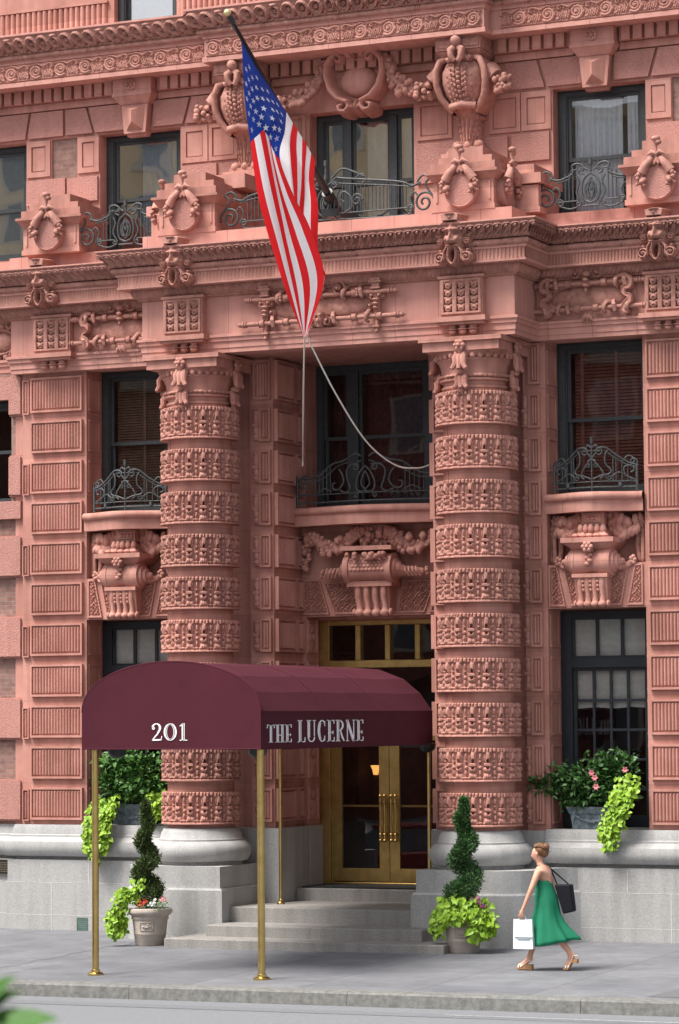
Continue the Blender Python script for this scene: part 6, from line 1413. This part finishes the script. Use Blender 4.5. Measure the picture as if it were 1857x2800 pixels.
bush('leafy_shrub', [(-3.98, .0, 2.46, .30, .16, .24), (-3.55, .0, 2.40, .32, .16, .26), (-4.15, -.04, 2.16, .22, .14, .2), (-3.72, -.04, 2.14, .36, .16, .2), (-3.3, -.02, 2.1, .22, .14, .26), (-3.85, -.02, 2.66, .14, .1, .12), (-3.5, -.02, 1.95, .2, .12, .12)], 'tall dark leafy shrub under the awning in the left window planter', 'shrub', 33, 3000, (.07, .12), 'leaf_mid', (-3.80, .16, 1.88), 8)
def p4(t, k): return (-4.14 - .10 * t + .40 * (k - .5) * (1 - .15 * t), -.16 - .20 * math.sin(min(1, t * 2.2) * PI / 2), 1.96 - .86 * t * (1 - .25 * abs(k - .5)) + .06 * math.sin(k * 9))
trailing('sweet_potato_vine', p4, 900, .045, 'lime green vine trailing behind the left awning pole', 'vine', 25, size=(.06, .10))
def p5(t, k): return (-3.28 + .24 * (k - .5), -.18, 2.10 - .42 * t)
trailing('sweet_potato_vine', p5, 200, .05, 'short lime green vine between the left planter and the column', 'vine', 26, size=(.06, .10))
# foreground shrub on the near pavement
def near_shrub():
    q_ = random.Random(77); cx, cy = 12.98, -32.0; z0 = -.66; o = empty('street_shrub', (cx, cy, z0), 'blurred green leaves of shrub in the near left corner', 'shrub'); V, F = [], []; sm = MB()
    for s_ in range(16):
        e = np.array((cx + q_.uniform(-.5, .32), cy + q_.uniform(-.25, .25), q_.uniform(1.75, 2.26))); b0 = np.array((cx - .15 + q_.uniform(-.06, .06), cy + q_.uniform(-.06, .06), z0))
        pts = smooth_pts([b0, (b0 * .5 + e * .5) + np.array((-.05, 0, .1)), e], 8); sm.tube(pts, np.linspace(.014, .004, len(pts)), 6)
        for p in pts[8:]:
            for k in range(3): broad(V, F, np.array(p), unit(np.array((q_.gauss(.1, .8), q_.gauss(0, .6), q_.gauss(-.1, .4)))), np.array((0, -.3, 1.)), q_.uniform(.10, .15), q_.uniform(.055, .075), .2)
    for p, d in (((13.0, cy, 2.30), (.4, -.1, .35)), ((13.12, cy - .05, 2.26), (.9, -.1, .12)), ((13.05, cy, 2.21), (1, -.1, .1)), ((12.98, cy, 2.27), (.25, 0, .16)), ((13.03, cy, 2.25), (.9, -.1, .2)), ((13.08, cy, 2.24), (.9, .1, -.35)), ((12.95, cy - .05, 2.24), (.5, -.2, .75)), ((13.10, cy, 2.24), (1, 0, .25)), ((12.98, cy - .05, 2.20), (.8, -.3, .2))):
        broad(V, F, np.array(p), unit(np.array(d)), unit(np.array((.1, -.7, .7))), .17, .085, .1); sm.tube([(cx - .1, cy, 1.9), p], .004, 5)
    mb = MB(); mb.add(V, F); mb.build('leaves', 'leaf_near', o); sm.build('branches', 'stem', o)
near_shrub()

# ------------------------------------------------------------------ small fixtures
pl = empty('wall_plaque', (-6.0, -.03, .81), 'small bronze plaque with lines of text on the stone base', 'plaque')
mb = MB(); mb.box(-6.24, -5.805, -.045, .1, .805, 1.025); mb.build('plate', 'plaque_bronze', pl)
mb = MB(); q_ = random.Random(1)
for k in range(6):
    z = .985 - .028 * k; x = -6.20
    while x < -5.86:
        w_ = q_.uniform(.015, .05); mb.box(x, min(x + w_, -5.84), -.049, -.044, z - .006, z + .006); x += w_ + .012
mb.build('text', 'plaque_text', pl)
mb = MB(); mb.box(-6.245, -5.80, -.05, .05, .80, .806); mb.box(-6.245, -5.80, -.05, .05, 1.024, 1.03); mb.box(-5.806, -5.80, -.05, .05, .806, 1.024); mb.build('rim', 'plaque_text', pl)
mb = MB(); rect_frame(mb, -4.65, -4.46, -.04, .165, .012, -.205, -.15)
for k in range(5): mb.box(-4.638, -4.472, -.200, -.16, -.02 + .034 * k, .004 + .034 * k)
tag(mb.build('vent_cover', 'vent_green', None, org=(-4.55, -.2, -.04)), 'small green vent cover low in the stone base', 'vent')
sc = empty('wall_lamp', (-1.04, 3.2, 2.35), 'glowing amber lamp on the wall behind the glass door', 'lamp')
mb = MB(); mb.lathe([(.04, -.08), (.055, 0), (.085, .07)], -1.04, 3.12, 16, z0=2.38, cap=False); mb.build('shade', 'lamp_glow', sc, smooth=True)
mb = MB(); mb.box(-1.07, -1.01, 3.12, 3.28, 2.22, 2.30); mb.build('bracket', 'brass', sc)

# ------------------------------------------------------------------ the woman walking past
person = empty('person', (4.55, -4.2, gz(4.55, -4.2)), 'woman in a strapless green dress walking past carrying two bags', 'person')
def skin_mesh(name, nodes, edges, m, parent, sub=2, loose=False):
    bm = bmesh.new(); lay = bm.verts.layers.skin.verify(); vs = []
    base = abs_loc(parent)
    for i, (p, r) in enumerate(nodes):
        v = bm.verts.new(Vector(p) - base); rr_ = r if isinstance(r, tuple) else (r, r); v[lay].radius = rr_; v[lay].use_root = (i == 0); vs.append(v)
    for a, b_ in edges: bm.edges.new((vs[a], vs[b_]))
    me = bpy.data.meshes.new(name); bm.to_mesh(me); bm.free(); o = bpy.data.objects.new(name, me); C.objects.link(o); o.parent = parent; me.materials.append(M[m])
    s_ = o.modifiers.new('skin', 'SKIN'); s_.use_smooth_shade = True
    sb_ = o.modifiers.new('sub', 'SUBSURF'); sb_.levels = sub; sb_.render_levels = sub
    return o
N, E_ = [], []
def nd(p, r, link=None):
    N.append((p, r)); i = len(N) - 1
    if link is not None: E_.append((link, i))
    return i
G0 = gz(4.5, -4.2)
pel = nd((4.56, -4.2, .80), (.11, .13)); wa = nd((4.54, -4.2, .97), (.085, .105), pel); ch = nd((4.51, -4.2, 1.13), (.105, .135), wa); ub = nd((4.505, -4.2, 1.22), (.085, .12), ch)
nk = nd((4.49, -4.2, 1.285), (.045, .045), ub); nk2 = nd((4.475, -4.2, 1.335), (.043, .043), nk); jw = nd((4.445, -4.2, 1.385), (.062, .056), nk2); hd_ = nd((4.448, -4.2, 1.465), (.088, .072), jw); tp = nd((4.45, -4.2, 1.52), (.062, .055), hd_)
nose = nd((4.358, -4.2, 1.412), .010, jw)
# near (left) arm, straight down and a little forward with the paper bag
s1 = nd((4.515, -4.345, 1.225), .052, ub); e1 = nd((4.44, -4.43, .985), .036, s1); w1 = nd((4.335, -4.44, .745), .024, e1); h1 = nd((4.312, -4.44, .685), (.020, .034), w1)
for k, (dx, ln) in enumerate(((-.030, .062), (-.010, .072), (.010, .070), (.028, .055))):
    a = nd((4.305 + dx, -4.445, .650), .0095, h1); b_ = nd((4.300 + dx, -4.430, .650 - ln * .55), .0085, a); nd((4.302 + dx, -4.408, .650 - ln * .45), .008, b_)
t1 = nd((4.285, -4.425, .70), .0105, h1); t2 = nd((4.275, -4.408, .665), .009, t1)
# far (right) arm bent back to steady the shoulder bag
s2 = nd((4.535, -4.055, 1.225), .052, ub); e2 = nd((4.575, -3.985, .985), .036, s2); w2 = nd((4.53, -3.965, .765), .024, e2); h2 = nd((4.52, -3.965, .70), (.02, .034), w2)
for k, dx in enumerate((-.03, -.01, .01, .03)):
    a = nd((4.518 + dx, -3.968, .665), .0095, h2); nd((4.512 + dx, -3.985, .62 - .006 * (k in (1, 2))), .008, a)
nd((4.488, -3.985, .675), .0105, h2)
# legs: right leg planted in front, left leg pushing off behind
hr = nd((4.535, -4.115, .74), .095, pel); kr = nd((4.40, -4.16, .43), .056, hr); cr_ = nd((4.375, -4.19, .28), .050, kr); ar = nd((4.325, -4.22, .085), .030, cr_); fr1 = nd((4.345, -4.225, .035), (.028, .03), ar); fr2 = nd((4.235, -4.235, -.002), (.02, .038), ar); nd((4.175, -4.24, -.018), (.013, .036), fr2)
hl = nd((4.59, -4.285, .74), .095, pel); kl = nd((4.685, -4.27, .43), .056, hl); cl_ = nd((4.79, -4.24, .30), .050, kl); al = nd((4.905, -4.215, .145), .030, cl_); nd((4.955, -4.21, .125), (.028, .03), al); fl2 = nd((4.865, -4.215, .035), (.02, .038), al); nd((4.815, -4.215, -.012), (.013, .036), fl2)
body = skin_mesh('body', N, E_, 'skin', person)
# face
for sg in (-1, 1):
    mb = MB(); mb.ball((4.389, -4.2 + sg * .030, 1.448), (.008, .012, .008), 8); mb.build('eye', 'eye_white', person, smooth=True); 
    mb = MB(); mb.ball((4.384, -4.2 + sg * .030, 1.448), (.005, .006, .006), 6); mb.build('iris', 'eye_dark', person, smooth=True)
    mb = MB(); mb.ball((4.465, -4.2 + sg * .074, 1.44), (.022, .010, .032), 8); mb.build('ear', 'skin', person, smooth=True)
mb = MB(); mb.ball((4.388, -4.2, 1.388), (.010, .022, .007), 8); mb.build('mouth', 'lip', person, smooth=True)
# hair pinned up at the back
mb = MB(); q_ = random.Random(3)
mb.ball((4.497, -4.2, 1.482), (.088, .088, .088), 18); mb.ball((4.545, -4.2, 1.455), (.055, .066, .072), 14); mb.ball((4.565, -4.2, 1.525), (.050, .055, .045), 12)
for k in range(70):
    a = q_.uniform(-1.2, 1.2); b_ = q_.uniform(.2, 1.5); P0_ = np.array((4.482, -4.2, 1.478)); pts = []
    for t in np.linspace(0, 1, 6): th = -.55 + 2.4 * t; pts.append(P0_ + np.array((math.sin(th) * .104, math.sin(a) * .090 * (.6 + .4 * math.cos(th)), math.cos(th) * .095 * math.cos(a * .8))))
    mb.tube(pts, .007, 4)
for k in range(16):
    a = q_.uniform(0, 2 * PI); p = np.array((4.51, -4.2, 1.475)) + np.array((.075 * math.cos(a), q_.uniform(-.06, .06), .075 * math.sin(a))); mb.tube([p, p + np.array((q_.uniform(-.02, .05), q_.uniform(-.03, .02), q_.uniform(-.01, .035))), p + np.array((q_.uniform(.0, .08), q_.uniform(-.04, .03), q_.uniform(-.03, .05)))], .0028, 4)
mb.build('hair', 'hair', person, smooth=True)
# dress: strapless bodice, flared skirt swinging back
dr = MB(); rows_ = []; na = 56
secs = [(1.115, 4.512, -4.2, .112, .142, 0), (1.06, 4.522, -4.2, .112, .138, 0), (.97, 4.548, -4.2, .122, .136, 0), (.88, 4.562, -4.2, .150, .158, .0), (.78, 4.57, -4.2, .155, .166, .03), (.66, 4.572, -4.2, .180, .180, .06), (.54, 4.58, -4.2, .222, .192, .10), (.42, 4.59, -4.2, .288, .205, .14), (.32, 4.60, -4.2, .345, .215, .17), (.265, 4.602, -4.2, .365, .218, .19)]
for z, cx, cy, rx, ry, fo in secs:
    r_ = []
    for i in range(na):
        a = 2 * PI * i / na; k = 1 + fo * .55 * math.sin(7 * a + z * 3) + fo * .35 * math.sin(4 * a + 1) + fo * .25 * math.sin(13 * a - z * 4) + .012 * math.sin(5 * a + z * 40) * (z > .7)
        zz = z + (.09 * max(0, math.cos(a)) - .045 * max(0, -math.cos(a))) * max(0, (.6 - z) / .4) + (.012 * math.cos(a * 2) + .03 * -max(0, math.cos(a)) if z > 1.1 else 0)
        r_.append((cx + rx * k * math.cos(a), cy + ry * k * math.sin(a), zz))
    rows_.append(r_)
dr.grid(rows_, cv=True); dress = dr.build('dress', 'dress_green', person, smooth=True)
so2 = dress.modifiers.new('solid', 'SOLIDIFY'); so2.thickness = .006
mb = MB()
for sg in (-1, 1): mb.tube(smooth_pts([(4.42, -4.2 + sg * .07, 1.11), (4.45, -4.2 + sg * .085, 1.22), (4.49, -4.2 + sg * .075, 1.295), (4.55, -4.2 + sg * .05, 1.24), (4.60, -4.2 + sg * .03, 1.13)], 5), .005, 5)
mb.build('dress_straps', 'bag_black', person)
def sandal(toe, heel, lift):
    tx, ty, tz = toe; hx, hy, hz = heel; sh = empty('sandal', (hx, hy, min(tz, hz)), parent=person)
    gfl = gz(tx, ty); w_ = MB()
    ptsU = [(tx - .015, tz - .008), (tx + .05, tz + .0), (hx - .06, hz - .028), (hx + .035, hz - .03)]
    ptsL = [(tx - .012, tz - .03), (tx + .05, tz - .032), (hx - .04, hz - .09 if not lift else hz - .075), (hx + .03, hz - .10 if not lift else hz - .085)]
    V = [];
    for side in (-.038, .038):
        V += [(x, ty + side, z) for x, z in ptsU] + [(x, ty + side, z) for x, z in ptsL]
    F = [(0, 1, 2, 3, 7, 6, 5, 4), (8, 12, 13, 14, 15, 11, 10, 9)] + [(i, i + 8, i + 9, i + 1) for i in range(3)] + [(i + 4, i + 5, i + 13, i + 12) for i in range(3)] + [(0, 4, 12, 8), (3, 11, 15, 7)]
    w_.add(V, F); w_.build('wedge', 'cork', sh)
    s_ = MB()
    for x, z, rr_ in ((tx + .02, tz + .0, .042), (tx + .055, tz + .008, .042)): s_.tube([(x, ty + rr_ * math.cos(a), z - .01 + .032 * math.sin(a)) for a in np.linspace(0, PI, 9)], .010, 5)
    s_.tube([(hx + .028 * math.cos(a) - .0, ty + .034 * math.sin(a), hz + .015) for a in np.linspace(-2.0, 2.0, 11)], .007, 5)
    s_.tube([(hx - .02, ty + .034, hz + .01), (tx + .06, ty + .04, tz + .01)], .006, 5); s_.tube([(hx - .02, ty - .034, hz + .01), (tx + .06, ty - .04, tz + .01)], .006, 5)
    s_.build('straps', 'sandal_strap', sh, smooth=True)
sandal((4.175, -4.235, -.020), (4.345, -4.225, .040), False); sandal((4.815, -4.215, -.012), (4.955, -4.212, .125), True)
# bags
hb = empty('shoulder_bag', (4.80, -4.16, .66), 'black shoulder bag hanging behind the walking woman', 'bag')
mb = MB(); mb.prism_y([(4.79, .665), (4.935, .70), (4.895, 1.045), (4.675, 1.04)], -4.22, -4.08); bo = mb.build('body', 'bag_black', hb); bv = bo.modifiers.new('bevel', 'BEVEL'); bv.width = .02; bv.segments = 3
mb = MB(); mb.tube(smooth_pts([(4.70, -4.15, 1.03), (4.60, -4.09, 1.20), (4.535, -4.06, 1.285), (4.56, -4.03, 1.24), (4.72, -4.06, 1.12), (4.86, -4.13, 1.03)], 6), .010, 6); mb.build('strap', 'bag_black', hb, smooth=True)
pb = empty('shopping_bag', (4.31, -4.41, .22), 'white paper shopping bag carried by the woman in green', 'bag')
mb = MB(); mb.frust((4.195, 4.465, -4.46, -4.36, .225), (4.19, 4.445, -4.425, -4.395, .60)); mb.build('body', 'paper_bag', pb)
mb = MB()
for y in (-4.43, -4.39): mb.tube(smooth_pts([(4.26, y, .59), (4.275, -4.41, .635), (4.31, -4.41, .652), (4.345, -4.41, .635), (4.365, y, .59)], 5), .005, 5)
mb.build('handle', 'paper_bag', pb, smooth=True)
mb = MB(); mb.box(4.215, 4.45, -4.464, -4.44, .375, .383); mb.box(4.25, 4.42, -4.464, -4.44, .352, .357); mb.build('printed_band', 'bag_print', pb)
